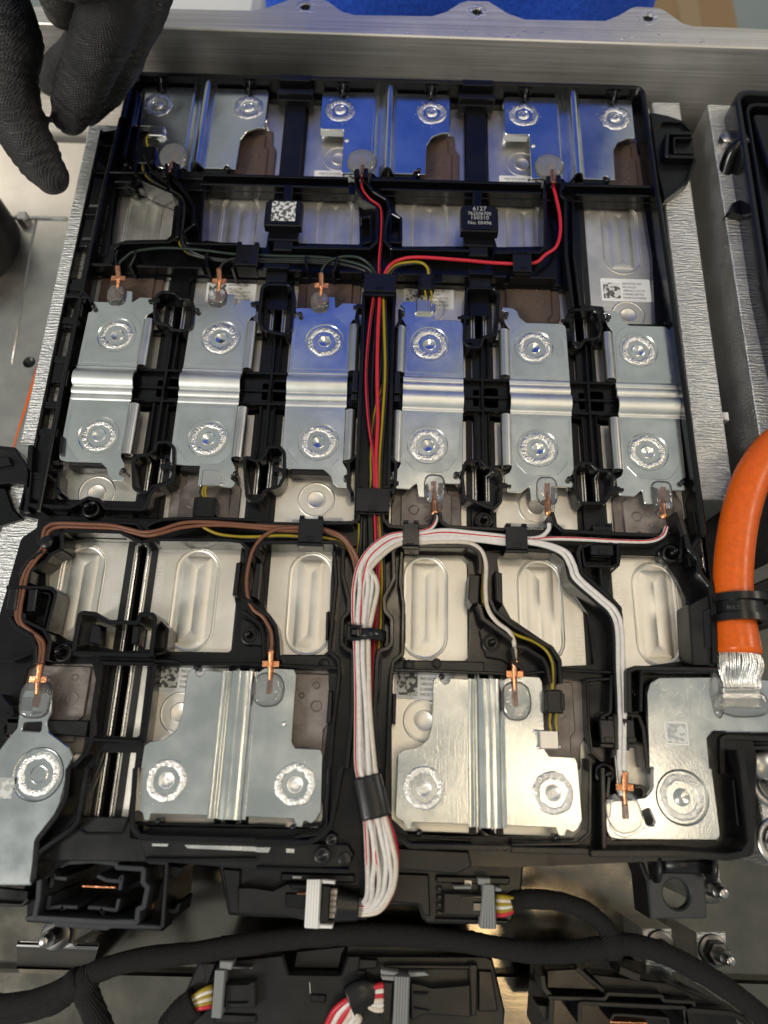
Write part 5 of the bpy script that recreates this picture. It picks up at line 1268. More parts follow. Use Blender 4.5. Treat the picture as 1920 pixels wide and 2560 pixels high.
x, y = T(2, 2, 25, 1225, 0); gel(w, x, y, 6.0, 7.4, 1.9, 0, 2.4, 0, 15)
bw(6, "ivory wire with a red stripe deep inside the central white bundle", [], M_IVO, M_RED, True)
bw(7, "white wire on the duct side of the central bundle above the sleeve", [], M_WHT, None, True)
bw(8, "red-striped wire along the right flank of the looping white bundle", [], M_WHT, M_RED, True)
A, B = bundle(8)
wire("sense_wire", "all-red wire hanging at the right flank of the looping bundle", [(p[0]+1.4, p[1], p[2]-1.2) for p in B[1:]], 1.0, M_RED, GWH)
# sleeve and tie round the bundle
sl2 = thing("tape_sleeve", "black tape sleeve wound round the white bundle below the near busbars", "tape sleeve", T(1, 3, 745, 190)+(4,))
obj("tape", MB().tube([T3(1, 3, 720, 50, 4.8), T3(1, 3, 735, 120, 4.8), T3(1, 3, 755, 220, 4.8), T3(1, 3, 774, 322, 4.6)], lambda t: 5.3+.4*t, 20, 6, flat=.55), M_TAPE, sl2)
for s in (-.35, .2):
    obj("tape_seam", MB().tube([(lambda p: (p[0]+s*9, p[1], 4.8+2.75*sqrt(1-s*s*2)))(T(1, 3, q, v, 7)) for q, v in ((722, 60), (752, 200), (774, 315))], .22, 6, 4), M_TAPE, sl2)
ct = thing("cable_tie", "black cable tie strapped across the white bundle between the vent windows", "cable tie", T(1, 2, 640, 780)+(4,))
(x0, y1), (x1, y0) = T(1, 2, 583, 727, 9), T(1, 2, 684, 830, 9)
obj("tie_head", MB().prism(rect(x0, y0, x1, y1, 1.2), 1, 9, .8, [rect((x0+x1)/2-.8, (y0+y1)/2-1.3, (x0+x1)/2+2.2, (y0+y1)/2+1.5, .3)]), M_BLK2, ct)
obj("tie_tongue", MB().box((x0+x1)/2-1, (x0+x1)/2+1.4, (y0+y1)/2-1.1, (y0+y1)/2+1.2, 5, 8.3, .3), M_BLK, ct)
p = [T3(1, 2, 684, 790, 7.5), T3(1, 2, 740, 788, 8.2), T3(1, 2, 790, 795, 7.2), T3(1, 2, 832, 805, 5), T3(1, 2, 845, 812, 1)]
sp_ = MB(); q = cat(p, 5)
vs = [];
for a in q: vs += [(a.x, a.y-2.3, a.z), (a.x, a.y+2.3, a.z), (a.x, a.y+2.0, a.z+.9), (a.x, a.y-2.0, a.z+.9)]
fs = [(4*i+k, 4*i+(k+1) % 4, 4*i+4+(k+1) % 4, 4*i+4+k) for i in range(len(q)-1) for k in range(4)]
obj("tie_strap", sp_.add(vs, fs, True), M_BLK3, ct)

# ================================================================== orange cable
oc = thing("power_cable", "thick orange power cable curving to a stripped, soldered end", "power cable", T(2, 2, 1430, 400)+(0,))
CL = [D3(1720, 930, 4), D3(1668, 968, 4), D3(1628, 1025, 4), D3(1602, 1100, 4), D3(1588, 1180, 4), D3(1583, 1260, 4), D3(1587, 1330, 4), D3(1595, 1412, 4)]
obj("sheath", MB().tube(CL, lambda t: 7.5+(1.0*max(0, (t-.86)/.14)), 28, 8), M_ORG, oc)
st = []
for i in range(64):
    a = i/63.0; row = i % 3
    x0, y0 = T(2, 2, 1345+255*a+RNG.uniform(-6, 6), 890, 5); x1, y1 = T(2, 2, 1335+300*a+RNG.uniform(-8, 8), 990, 4); x2, y2 = T(2, 2, 1362+250*a+RNG.uniform(-5, 5), 1085, 3)
    zz = 3+4.5*sqrt(max(0, 1-(2*a-1)**2))*(.55+.45*(row/2))
    st.append([(x0, y0, zz), (x1, y1+RNG.uniform(-.6, .6), zz*.75+1), (x2, y2, 2.6+.35*row), (x2+.2, y2-3, 2.4+.25*row)])
for p_ in st: obj("strand", MB().tube(p_, .36, 5, 3, cap=False), M_ROD, oc)
fl = MB()
pad = [T(2, 2, 1355, 1070, 2.8), T(2, 2, 1615, 1060, 2.8), T(2, 2, 1640, 1270, 2.8), T(2, 2, 1350, 1260, 2.8)]
def lug(u, v):
    a = Vector(pad[0]).lerp(Vector(pad[1]), u); b = Vector(pad[3]).lerp(Vector(pad[2]), u); q = a.lerp(b, v)
    e = min(u, 1-u)*14; z = 1.2+1.5*min(1, e)
    z += .35*sin(v*34)*(1 if .15 < v < .55 else .25)+.12*noise.noise((u*9, v*20, 3))
    if v > .72: z -= .5+.3*sin(u*90)*sin(v*70)
    return (q.x, q.y, z)
obj("fused_end", MB().grid(70, 50, lug), M_WELD, oc)
x, y = T(2, 2, 1490, 1235, 1.5); gel(oc, x, y, 11.0, 5.6, 1.6, 0, 2.4, 1.0, 17)
x, y = T(2, 2, 1330, 1180, 1.5); gel(oc, x, y, 2.4, 9.0, 1.6, 0, 2.2, 1.0, 18)
cl_ = thing("cable_clamp", "black plastic clamp with two flanges gripping the orange cable", "cable clamp", T(2, 2, 1480, 620)+(4,))
def ring(y0, y1, R):
    cx = T(2, 2, 1480, (y0+y1)/2, 6)[0]; ya = T(2, 2, 1480, y0, 8)[1]; yb = T(2, 2, 1480, y1, 8)[1]
    pr = [(cx+R*cos(radians(a)), 4+R*sin(radians(a))) for a in range(190, -11, -10)]
    return cx, ya, yb, pr
for nm, a, b, R, t in (("clamp_flange", 535, 580, 9.9, 2.6), ("clamp_body", 578, 672, 8.6, 1.6), ("clamp_flange", 668, 712, 9.9, 2.6)):
    cx, ya, yb, pr = ring(a, b, R)
    obj(nm, MB().sweep(pr, t, yb, ya, 'y', 1, True), M_BLK2, cl_)
tm = text_mb("BOLTS", 2.0, T(2, 2, 1385, 630, 12)+(12.9,), 0, .2, 'LEFT'); obj("moulded_text", tm, M_EMB, cl_)
for p, z in (([(1600, 520), (1720, 510), (1720, 740), (1610, 700)], 2), ([(1300, 500), (1345, 500), (1350, 740), (1310, 740)], 2)):
    obj("clamp_foot", MB().prism(rnd(TP(2, 2, p, z), .6), -20, z, .6), M_BLK, cl_)
# ================================================================== tray
FZ = -92.0
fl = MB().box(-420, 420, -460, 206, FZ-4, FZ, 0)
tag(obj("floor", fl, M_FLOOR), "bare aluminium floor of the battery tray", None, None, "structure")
gm = mat("workshop_ground", (0.30, 0.34, 0.34), 0.5)
tag(obj("ground", MB().box(-4000, 4000, -3000, 5000, -905, -900, 0), gm), "pale grey-green workshop ground beyond the tray", None, None, "structure")
zf = 15.0
tw = thing("tray_wall", "tall aluminium tray wall across the top with a scalloped, drilled flange", "tray wall", (20, 205, FZ))
outl = ([T(0, 0, u, v, zf) for u, v in ((-400, 30), (900, 45), (1400, 58))] + [T(1, 0, u, v, zf) for u, v in ((-20, 62), (70, 45), (180, 5), (240, -22), (400, -22), (470, 5), (560, 70), (640, 92), (1140, 100), (1230, 72), (1320, 15), (1370, 0), (1510, 4), (1560, 35), (1640, 85))]
        + [T(2, 0, u, v, zf) for u, v in ((90, 122), (600, 130), (690, 95), (775, 45), (805, 38), (955, 46), (1000, 68), (1110, 148), (1180, 165), (1659, 185), (2300, 205))])
iy = lambda x: 199.6-0.0090*(x-60)
inn = [(330, iy(330)), (-330, iy(-330))]
holes = [(1, 0, 320, 42), (1, 0, 1432, 74), (2, 0, 882, 116)]
hp = [T(*h, zf) for h in holes]
obj("flange", MB().prism(rnd(outl+inn, 1.5), zf-4, zf, 0.7, [circ(x, y, 2.7, 20) for x, y in hp]), M_WALL, tw)
for i, (x, y) in enumerate(hp):
    ins = obj("threaded_insert", MB().lathe(x, y, [(2.68, zf-.2), (2.3, zf-.3), (2.1, zf-.8)]+[(2.1+.25*(k % 2), zf-.8-.5*k) for k in range(10)]+[(.01, zf-6)], 20), M_STEEL, tw)
    obj("worn_ring", MB().lathe(x, y, [(5.2, zf+.01), (4.6, zf+.05), (3.2, zf+.05), (2.8, zf+.01)], 28), M_MILL, tw)
wl = MB().box(-330, 330, iy(0), 205, FZ, zf-3.9, 0).moved(lambda p: (p[0], p[1]+(iy(p[0])-iy(0)), p[2]))
obj("wall_sheet", wl, M_WALL, tw)
sl_ = MB()
for k in range(60):
    x = RNG.uniform(-60, 190); y = RNG.uniform(iy(x)+1.5, iy(x)+8); l = RNG.uniform(.3, 2.2); a = RNG.uniform(-.5, .5)
    sl_.add([(x-l, y-l*a, zf+.01), (x+l, y+l*a-.1, zf+.01), (x+l*.6, y+l*a+.25, zf+.01), (x-l*.6, y+.2, zf+.01)], [(0, 1, 2, 3)])
o = obj("scuffs", sl_, M_MILL, tw); o["kind"] = "stuff"
# left side of the tray: shelf, wall and seam
zs = -58
sh_ = thing("tray_side", "whitish aluminium side ledge of the tray left of the module, with a seam", "tray side", (-200, 0, FZ))
obj("ledge_sheet", MB().prism([(-420, 199), (-166, 199), (-166, -110), (-420, -110)], FZ, zs, 1.0), metal("pale_aluminium", (0.62, 0.59, 0.54), 0.28, 0.40, (0.5, 0.05, 1), 0.05), sh_)
obj("rounded_rail", MB().tube([(-176, 60, zs+2), (-181, 0, zs+2), (-187, -75, zs+2), (-196, -130, zs+2)], lambda t: 5+2*t, 20, 6), M_TRAY, sh_)
a = T(0, 0, 100, 1405, zs+.5); b = T(0, 0, 430, 1415, zs+.5)
obj("weld_seam", MB().tube([(-240, a[1], zs), a+(zs+.2,), b+(zs+.2,)], 1.1, 8, 3), M_MILL, sh_)
a = T(0, 0, 235, 1425, zs); b = T(0, 0, 190, 1659, zs); c_ = T(0, 1, 80, 700, zs)
obj("fold_line", MB().tube([a+(zs,), b+(zs,), c_+(zs,)], 0.7, 8, 3), M_TRAY, sh_)
x, y = T(0, 1, 190, 690, zs+6)
gh = obj("bolt_hole", MB().lathe(x, y, [(3.4, zs+6.2), (3.0, zs+6.2), (2.4, zs+5), (.01, zs+5)], 18), M_BLK2, sh_)
o = thing("orange_lead", "orange cable edge running low beside the left end plate", "cable", T(0, 1, 150, 1000, -50)+(-60,))
obj("sheath", MB().tube([(-178, 90, -60), (-182, 41, -60), (-185.5, -10, -60), (-188, -60, -60)], 5.5, 16, 6), M_ORG, o)
gr = thing("rubber_grommet", "big round black rubber fitting cut off by the left edge", "grommet", T(0, 0, -425, 1370, -30)+(-58,))
x, y = T(0, 0, -425, 1370, -30)
obj("grommet_ring", MB().lathe(x, y, [(33, -58), (33, -36), (31, -31), (27, -30), (24, -33), (23, -40), (4, -41), (.01, -41)], 48), M_BLK2, gr)
for k in range(10):
    a = k*pi/5
    obj("grommet_web", MB().wall([(x+4*cos(a), y+4*sin(a)), (x+23.5*cos(a), y+23.5*sin(a))], 1.6, -44, -36), M_BLK, gr)
# bolt head beside it
x, y = T(0, 0, 118, 1370, -50)
o = thing("hex_bolt", "small grey bolt head beside the round black fitting", "bolt", (x, y, -58)); obj("head", MB().lathe(x, y, [(4, -58), (4, -54), (3, -53), (.01, -53)], 6, False), M_STEEL, o)

# ---- end plates
def bar(name, label, x0, x1, y0, y1, z1, sk=0.0, grp="milled end plates"):
    b = MB().box(x0, x1, y0, y1, FZ, z1, .5).moved(lambda p: (p[0]+sk*(p[1]-y0), p[1], p[2]))
    return tag(obj(name, b, M_MILL), label, "end plate", grp)
bar("end_plate", "milled aluminium end plate along the left side of the module", -158.6, -142.5, -190, 160, -8.6)
bar("end_plate", "milled aluminium end plate against the right wall of the module frame", 143.4, 158.2, -44.6, 184, -6)
b2 = bar("end_plate", "second milled end plate, past the dark gap, beside the neighbouring black cover", 173.4, 186.5, -70, 183.5, -6)
o = thing("bent_rod", "bent shiny rod in the dark gap between the right end plates", "rod", T(2, 1, 1490, 900, -30)+(-60,))
obj("rod", MB().tube([T3(2, 1, 1475, 720, -40), T3(2, 1, 1492, 800, -26), T3(2, 1, 1496, 920, -24), T3(2, 1, 1500, 1000, -26), T3(2, 1, 1540, 1060, -34)], lambda t: 2.2+1.0*sin(t*pi), 14, 7), M_STEEL, o)
obj("rod_socket", MB().lathe(*T(2, 1, 1478, 760, -42), [(6, -60), (6, -44), (5, -42), (3, -43), (.01, -46)], 20), M_BLK2, o)
o = tag(obj("spacer_block", MB().box(158.3, 162.5, -4, 0, -40, -9, .5), M_WHTP), "tiny white spacer on the edge of the end plate by the orange cable", "spacer")
tag(obj("gap_shade_block", MB().box(158.6, 173.0, -75, 34, -75, -44, 2.5), M_BLK2), "black block added as shade deep in the gap between the right end plates", "shade block")  # added block, its black stands in for the recess shadow
# ---- neighbouring module at the right edge
nm = thing("neighbour_module", "black rounded cover rim of the neighbouring module cut off by the right edge", "module", (205, 60, FZ))
obj("rim", MB().wall(rnd([(186, -60), (180.6, 60), (182.5, 178.5), (300, 176)], [0, 0, 7, 0], False), 3.2, -40, 6.5, .8), M_BLK3, nm)
obj("rim", MB().wall(rnd([(190.5, -60), (186.0, 60), (187.5, 172.5), (300, 170)], [0, 0, 6, 0], False), 2.0, -40, 4.5, .6), M_BLK, nm)
obj("deck", MB().box(186, 300, -60, 172, -40, -3, 0), M_BLK2, nm)
obj("case", MB().box(188, 300, -70, 176, FZ, -40, 0), M_BLK, nm)
obj("deck_step", MB().prism(rnd([(191, 169), (300, 166), (300, 120), (196, 124)], 3), -3, 1.5, .8), M_BLK, nm)
x, y = T(2, 0, 1440, 960, 2)
obj("side_post", MB().tube([(x-1, y-8, -10), (x, y, 0), (x+6, y+4, 4)], lambda t: 4-1.0*t, 14, 5), M_BLK, nm)
x, y = T(2, 0, 1400, 900, -3); obj("ribbed_stud", MB().lathe(x, y, [(4.2+.4*(k % 2), -6+.8*k) for k in range(7)]+[(3, -.6), (.01, -.6)], 18), M_STEEL, nm)
obj("side_hook", MB().prism(rnd(TP(2, 0, [(1400, 1370), (1430, 1310), (1540, 1270), (1580, 1440), (1500, 1400)], -2), .6), -8, -2, .5), M_BLK, nm)
# ---- things beyond the wall
bx = thing("cardboard_box", "brown cardboard box standing on the ground behind the tray", "box", (420, 620, -900))
obj("carton", MB().box(N(1600, 20, -300)[0], N(1835, 20, -300)[0], 500, 900, -900, -300, 2), mat("cardboard", (0.36, 0.23, 0.12), .8), bx)
cxb = (N(1600, 20, -300)[0]+N(1835, 20, -300)[0])/2; wxb = (N(1835, 20, -300)[0]-N(1600, 20, -300)[0])/2
obj("tape_strip", MB().box(cxb-12, cxb+12, 499, 901, -300.5, -297, 0), mat("parcel_tape", (0.42, .30, .17), .35), bx)
for s_ in (-1, 1): obj("flap", MB().box(cxb+s_*wxb/2-wxb/2+1, cxb+s_*wxb/2+wxb/2-1, 500, 900, -299.4, -297.5, .5), mat("cardboard_flap", (0.38, .25, .135), .8), bx)
wp = tag(obj("white_case", MB().box(-190, -108, 330, 700, -900, -120, 6), M_WHTP), "white case edge showing beside the blue cloth", "case")
# deep blue cloth behind the wall
bc = MB(); nz = 46; na = 64; vs = []
for i in range(nz):
    z = -330+886*i/(nz-1)
    tb = ((-330, -84, 172), (0, -86, 172), (146, -92, 182), (200, -120, 196), (266, -158, 192), (400, -158, 142), (480, -136, 106), (535, -122, 92), (556, -60, 40))
    for (za, la, ra), (zb_, lb, rb_) in zip(tb, tb[1:]):
        if za <= z <= zb_: f = (z-za)/(zb_-za); lft = la+(lb-la)*f; rgt = ra+(rb_-ra)*f
    cx_, a_ = (lft+rgt)/2, max(4, (rgt-lft)/2)
    for k in range(na):
        an = 2*pi*k/na
        q = 1+.05*noise.noise((cos(an)*2.2, sin(an)*2.2, z*.012))+.03*noise.noise((cos(an)*5, sin(an)*5, z*.03))
        vs.append((cx_+a_*cos(an)*q, 330+60*sin(an)*q*min(1, a_/60.+.2), z))
fs = [(i*na+k, i*na+(k+1) % na, (i+1)*na+(k+1) % na, (i+1)*na+k) for i in range(nz-1) for k in range(na)]
fs += [tuple(range(na))[::-1], tuple((nz-1)*na+k for k in range(na))]
bc.add(vs, fs, True)
tag(obj("blue_cloth", bc, M_BLUE), "deep blue fleecy cloth bulging behind the scalloped tray flange", "cloth")

# ================================================================== front of the module: sockets, control units, harness
def loopwall(parent, name, c, r, p, t, z0, z1, rr=.6, closed=False, m=None):
    return obj(name, MB().wall(rnd(TP(c, r, p, z1), rr, closed), t, z0, z1, .3, 0, closed), m or M_BLK2, parent)
hs = thing("socket_housing", "open black connector socket with a copper blade, lower left", "socket", T(0, 3, 620, 820, -30)+(-45,))
zh = -6
obj("socket_floor", MB().prism(TP(0, 3, [(180, 560), (1090, 600), (1050, 1060), (170, 1000)], -34), -48, -34, .5), M_BLK, hs)
loopwall(hs, "socket_rim", 0, 3, [(265, 625), (400, 630), (430, 612), (600, 600), (745, 618), (760, 645), (930, 655), (925, 740), (955, 775), (930, 900), (893, 915), (885, 1000), (700, 1000), (220, 972), (245, 850), (255, 700)], 1.9, -36, zh, .6, True, M_RIMP)
obj("socket_front", MB().prism(rnd(TP(0, 3, [(160, 965), (240, 940), (250, 985), (880, 1010), (1048, 1020), (1045, 1045), (720, 1040), (690, 1055), (350, 1030), (340, 1005), (160, 990)], zh-3), .4), -40, zh-3, .4), M_RIMP, hs)
for p in ([(325, 775), (343, 690), (348, 712), (430, 718)], [(630, 700), (690, 728), (770, 735), (790, 700), (775, 790)], [(318, 830), (305, 910), (400, 900), (405, 925), (400, 900), (500, 905)], [(570, 905), (655, 910), (660, 935), (658, 910), (752, 925), (770, 850)]):
    loopwall(hs, "contact_guide", 0, 3, p, 1.5, -36, zh-4, .3, False, M_RIMP)
obj("copper_blade", MB().prism(TP(0, 3, [(528, 758), (752, 768), (750, 784), (530, 775)], -14), -34, -14, .2), M_COP, hs)
loopwall(hs, "guard_bow", 0, 3, [(410, 600), (560, 570), (760, 575), (765, 615)], 1.3, -20, zh+1)
loopwall(hs, "side_frame", 0, 3, [(960, 610), (1080, 618), (1050, 1035)], 1.5, -44, zh-1, .5)
obj("side_panel", MB().prism(TP(0, 3, [(960, 620), (1070, 625), (1040, 1020), (920, 1010), (935, 920), (960, 770)], -22), -44, -22, .4), M_BLK2, hs)
obj("brown_key", MB().prism(TP(0, 3, [(985, 720), (1010, 725), (1000, 900), (960, 945), (945, 935), (975, 890)], -20), -26, -20, .2), mat("brown_key", (.30, .18, .08), .45), hs)
for p in ([(1085, 625), (1190, 640), (1180, 680), (1150, 690), (1140, 720), (1080, 690)], [(1060, 910), (1130, 905), (1150, 870), (1172, 875), (1150, 940), (1060, 945)]):
    obj("side_latch", MB().prism(TP(0, 3, p, -12), -30, -12, .5), M_BLK2, hs)
lc = thing("side_cover", "black cover strip at the far lower left edge beside the socket", "cover", T(0, 3, 60, 840, -20)+(-40,))
obj("cover", MB().prism(rnd(TP(0, 3, [(-100, 760), (190, 790), (185, 850), (140, 895), (-100, 895)], -18), .6), -40, -18, .6), M_BLK, lc)
obj("cover_lip", MB().wall(TP(0, 3, [(-100, 880), (140, 890), (180, 850)], -16), 1.2, -22, -16), M_BLK2, lc)

ZC = -20.0
def unit(label, poly, z1, z0, at):
    u = thing("control_unit", label, "control unit", at, "black control units with plugged connectors")
    obj("case", MB().prism(rnd(poly, 1.2), z0, z1, .8), M_BLK2, u)
    return u
u1 = unit("black control unit under the module's near edge, white and grey plugs in it",
          [T(0, 3, 1400, 560, ZC), T(0, 3, 1478, 955, ZC), T(1, 3, 0, 968, ZC), T(1, 3, 720, 990, ZC), T(1, 3, 735, 900, ZC), T(1, 3, 1050, 895, ZC), T(1, 3, 1075, 975, ZC), T(1, 3, 1110, 1010, ZC), T(1, 3, 1630, 1020, ZC), T(1, 3, 1659, 990, ZC), T(2, 3, 60, 820, ZC), T(2, 3, 75, 640, ZC), T(2, 3, 60, 580, ZC)], ZC, -60, T(1, 3, 600, 800, ZC)+(-60,))
for c, p, z in ((0, [(1440, 650), (1560, 660), (1550, 950), (1490, 940)], ZC+1.2), (1, [(160, 680), (640, 690), (640, 745), (160, 735)], ZC+2), (1, [(880, 680), (1120, 690), (1130, 960), (1090, 960), (1060, 885), (870, 870)], ZC+1.5), (1, [(1170, 700), (1650, 710), (1640, 760), (1165, 745)], ZC+2.5), (1, [(1165, 970), (1640, 985), (1640, 1012), (1165, 1000)], ZC+2)):
    obj("case_panel", MB().prism(rnd(TP(c, 3, p, z), .5), ZC-.2, z, .5), M_BLK2, u1)
for x in range(4): 
    obj("case_rib", MB().prism(TP(1, 3, [(1172, 770+x*52), (1205, 770+x*52), (1205, 800+x*52), (1172, 800+x*52)], ZC+2.2), ZC-.2, ZC+2.2, .3), M_BLK, u1)
for p in ([(235, 695), (300, 698), (296, 722), (232, 720)], [(1350, 725), (1400, 727), (1398, 765), (1348, 762)]):
    obj("metal_contact", MB().prism(TP(1, 3, p, ZC+2.6), ZC, ZC+2.6, .2), M_STEEL, u1)
def plug(label, group, body, z, lockm, lock, arms, extra=()):
    c, p = body; ce = T(c, 3, *p[0], z)
    g = thing("plug_connector", label, "connector", ce+(z-8,), group)
    obj("plug_body", MB().prism(rnd(TP(c, 3, p, z), .6), z-9, z, .6), M_BLK2, g)
    lc_, lp = lock
    k = obj("lock_lever", MB().prism(rnd(TP(lc_, 3, lp, z+2.5), .5), z-8, z+2.5, .6), lockm, g)
    A, B, C_, D_ = [Vector(q) for q in TP(lc_, 3, lp[:4], z+2.5)]
    for i in range(5):
        f = (i+.7)/5.6; a = A.lerp(B, f); b = D_.lerp(C_, f)
        obj("lever_ridge", MB().wall([tuple(a), tuple(b)], .95, z+2.3, z+3.0, .25), lockm, k)
    for cc, ap in arms: obj("lever_arm", MB().prism(rnd(TP(cc, 3, ap, z+2), .4), z-6, z+2, .4), lockm, k)
    for cc, ep, dz, m in extra: obj("plug_rib", MB().prism(rnd(TP(cc, 3, ep, z+dz), .3), z-7, z+dz, .4), m, g)
    return g
plug("plug with a ribbed white locking lever below the wire bundle's loop", "locking plugs", (1, [(-20, 770), (110, 790), (200, 745), (330, 745), (330, 995), (190, 960), (-120, 945), (-120, 770)]), ZC+5, M_WHTP,
     (1, [(330, 722), (425, 722), (410, 1040), (312, 1035)]), [(1, [(420, 720), (515, 728), (512, 755), (430, 750)]), (1, [(400, 1012), (500, 1018), (495, 1042), (400, 1040)])],
     [(1, [(190, 810), (320, 815), (315, 920), (190, 905)], 1.2, M_BLK), (1, [(265, 805), (325, 805), (325, 822), (265, 822)], 2.0, M_COP), (1, [(430, 760), (485, 765), (470, 1005), (415, 995)], 3.0, M_BLK2), (1, [(200, 750), (325, 755), (325, 790), (240, 790)], 1.5, M_BLK3)])
for i in range(5):
    o = thing("plug_lead", "%s of five short ivory leads entering the back of the white-lever plug" % ("uppermost", "second", "middle", "fourth", "lowest")[i], "wire", T3(1, 3, 490, 800+i*38, ZC+4), "short ivory leads at the plug")
    obj("insulation", MB().tube([T3(1, 3, 478, 802+i*38, ZC+4.5), T3(1, 3, 515, 800+i*38, ZC+5), T3(1, 3, 570, 812+i*34, ZC+4.5)], 1.1, 8, 4), M_IVO, o)
o = thing("tape_sleeve", "black tape sleeve between the white-lever plug and the looping bundle", "tape sleeve", T(1, 3, 600, 890, ZC)+(ZC,))
obj("tape", MB().tube([T3(1, 3, 520, 880, ZC+4), T3(1, 3, 590, 888, ZC+4), T3(1, 3, 668, 895, ZC+4)], lambda t: 6.2-1.2*t, 18, 6, flat=.75), M_TAPE, o)
plug("plug with a grey locking lever at the start of the taped harness", "locking plugs", (1, [(1215, 805), (1480, 815), (1475, 965), (1215, 955)]), ZC+4, M_GREYP,
     (1, [(1475, 755), (1545, 760), (1560, 1045), (1450, 1040)]), [(1, [(1440, 712), (1522, 715), (1520, 760), (1440, 755)]), (1, [(1545, 770), (1600, 780), (1590, 800), (1545, 800)])],
     [(1, [(1405, 870), (1470, 872), (1468, 935), (1405, 930)], 1.0, M_STEELD), (1, [(1280, 765), (1400, 762), (1395, 785), (1285, 785)], 1.6, M_GREYP), (1, [(1330, 830), (1480, 832), (1480, 842), (1330, 842)], .8, M_BLK3)])
for i, (m, cn) in enumerate(((M_YEL, "yellow"), (M_IVO, "ivory"), (M_YEL, "yellow"), (M_WHT, "white"), (M_YEL, "yellow"), (M_RED, "red"))):
    o = thing("plug_lead", "%s %s lead between the grey-lever plug and the taped harness" % (("uppermost", "upper", "second", "lower", "lowest", "bottom")[i], cn), "wire", T3(1, 3, 1570, 835+i*23, ZC+3), "leads into the taped harness")
    obj("insulation", MB().tube([T3(1, 3, 1555, 835+i*23, ZC+3.5), T3(1, 3, 1610, 838+i*22, ZC+4), T3(2, 3, 15, 850+i*14, ZC+3)], .95, 8, 4), m, o)
# taped harness
hn = thing("cable_harness", "thick cloth-taped black harness snaking across the foreground", "harness", T(1, 3, 600, 1080, -30)+(-40,))
zz = -26
def hx(t0, w=20):
    return lambda t: t0*(.97+.07*noise.noise((t*38, t0, 3))+.055*((t*w*.6+1.2*noise.noise((t*w*.4, 1, t0))) % 1.0))
MH = [D3(-60, 2175, zz), D3(60, 2165, zz), D3(140, 2135, zz), D3(205, 2100, zz), D3(300, 2072, zz), D3(420, 2058, zz), D3(530, 2040, zz), D3(640, 2026, zz), D3(760, 2018, zz), D3(880, 2021, zz), D3(1000, 2034, zz), D3(1110, 2052, zz), D3(1200, 2058, zz), D3(1280, 2050, zz), D3(1330, 2043, zz)]
obj("harness_trunk", MB().tube(MH, hx(3.9), 18, 12), M_CLOTH, hn)
obj("harness_tail", MB().tube([D3(1310, 2040, zz), D3(1360, 2040, zz), D3(1430, 2058, zz), D3(1510, 2098, zz), D3(1590, 2150, zz), D3(1680, 2225, zz)], hx(3.9, 9), 18, 12), M_CLOTH, hn)
obj("harness_branch", MB().tube([T3(1, 3, 1640, 890, ZC+2), D3(1130, 1943, -20), D3(1200, 1946, -22), D3(1262, 1966, -24), D3(1305, 2000, -26), D3(1330, 2040, -26)], hx(3.5, 7), 18, 12), M_CLOTH, hn)
obj("harness_branch", MB().tube([D3(175, 2118, zz), D3(192, 2160, zz-2), D3(225, 2240, zz-6)], hx(4.6), 18, 12), M_CLOTH, hn)
obj("harness_branch", MB().tube([D3(175, 2115, zz), D3(100, 2165, zz-2), D3(-60, 2200, zz-6)], hx(5.0), 18, 12), M_CLOTH, hn)
obj("harness_joint", MB().ball(D3(1322, 2040, zz), 5.6, 20, .9), M_CLOTH, hn); obj("harness_joint", MB().ball(D3(185, 2118, zz), 5.4, 20, .9), M_CLOTH, hn)
# second control unit
Z2 = -30.0
u2 = unit("black control unit of the next module along the bottom edge, pale levers in it",
          [T(0, 3, 1285, 1255, Z2), T(0, 3, 1500, 1240, Z2), T(1, 3, 175, 1205, Z2), T(1, 3, 210, 1330, Z2), T(1, 3, 550, 1335, Z2), T(1, 3, 590, 1210, Z2), T(1, 3, 1490, 1215, Z2), T(1, 3, 1535, 1240, Z2), T(1, 3, 1615, 1580, Z2), T(1, 3, 1600, 1760, Z2), T(0, 3, 1180, 1760, Z2), T(0, 3, 1190, 1480, Z2)], Z2, -70, T(1, 3, 600, 1450, Z2)+(-70,))
for c, p, z in ((1, [(260, 1185), (590, 1150), (560, 1210), (540, 1305), (240, 1300)], Z2-6), (1, [(590, 1145), (1100, 1150), (1200, 1170), (1490, 1195), (1490, 1215), (590, 1205)], Z2-4), (1, [(670, 1235), (790, 1240), (785, 1300), (660, 1310)], Z2+2), (1, [(830, 1270), (1440, 1275), (1430, 1310), (830, 1305)], Z2+2.5), (1, [(1440, 1310), (1530, 1315), (1570, 1580), (1440, 1580)], Z2+1.5), (1, [(1380, 1270), (1436, 1270), (1430, 1610), (1390, 1610)], Z2+3), (1, [(355, 1465), (455, 1468), (450, 1525), (350, 1520)], Z2+.8), (0, [(1390, 1590), (1659, 1600), (1659, 1659), (1380, 1659)], Z2+1), (1, [(660, 1310), (715, 1310), (700, 1400), (655, 1400)], Z2+2)):
    obj("case_panel", MB().prism(rnd(TP(c, 3, p, z), .5), z-8, z, .5), M_BLK2, u2)
obj("case_mark", MB().wall(TP(1, 3, [(347, 1390), (352, 1460)], Z2+.3), .3, Z2-.2, Z2+.3), M_PRINT, u2)
obj("metal_contact", MB().prism(TP(1, 3, [(985, 1325), (1090, 1322), (1125, 1345), (1000, 1355)], Z2+4), Z2, Z2+4, .2), M_GREYP, u2)
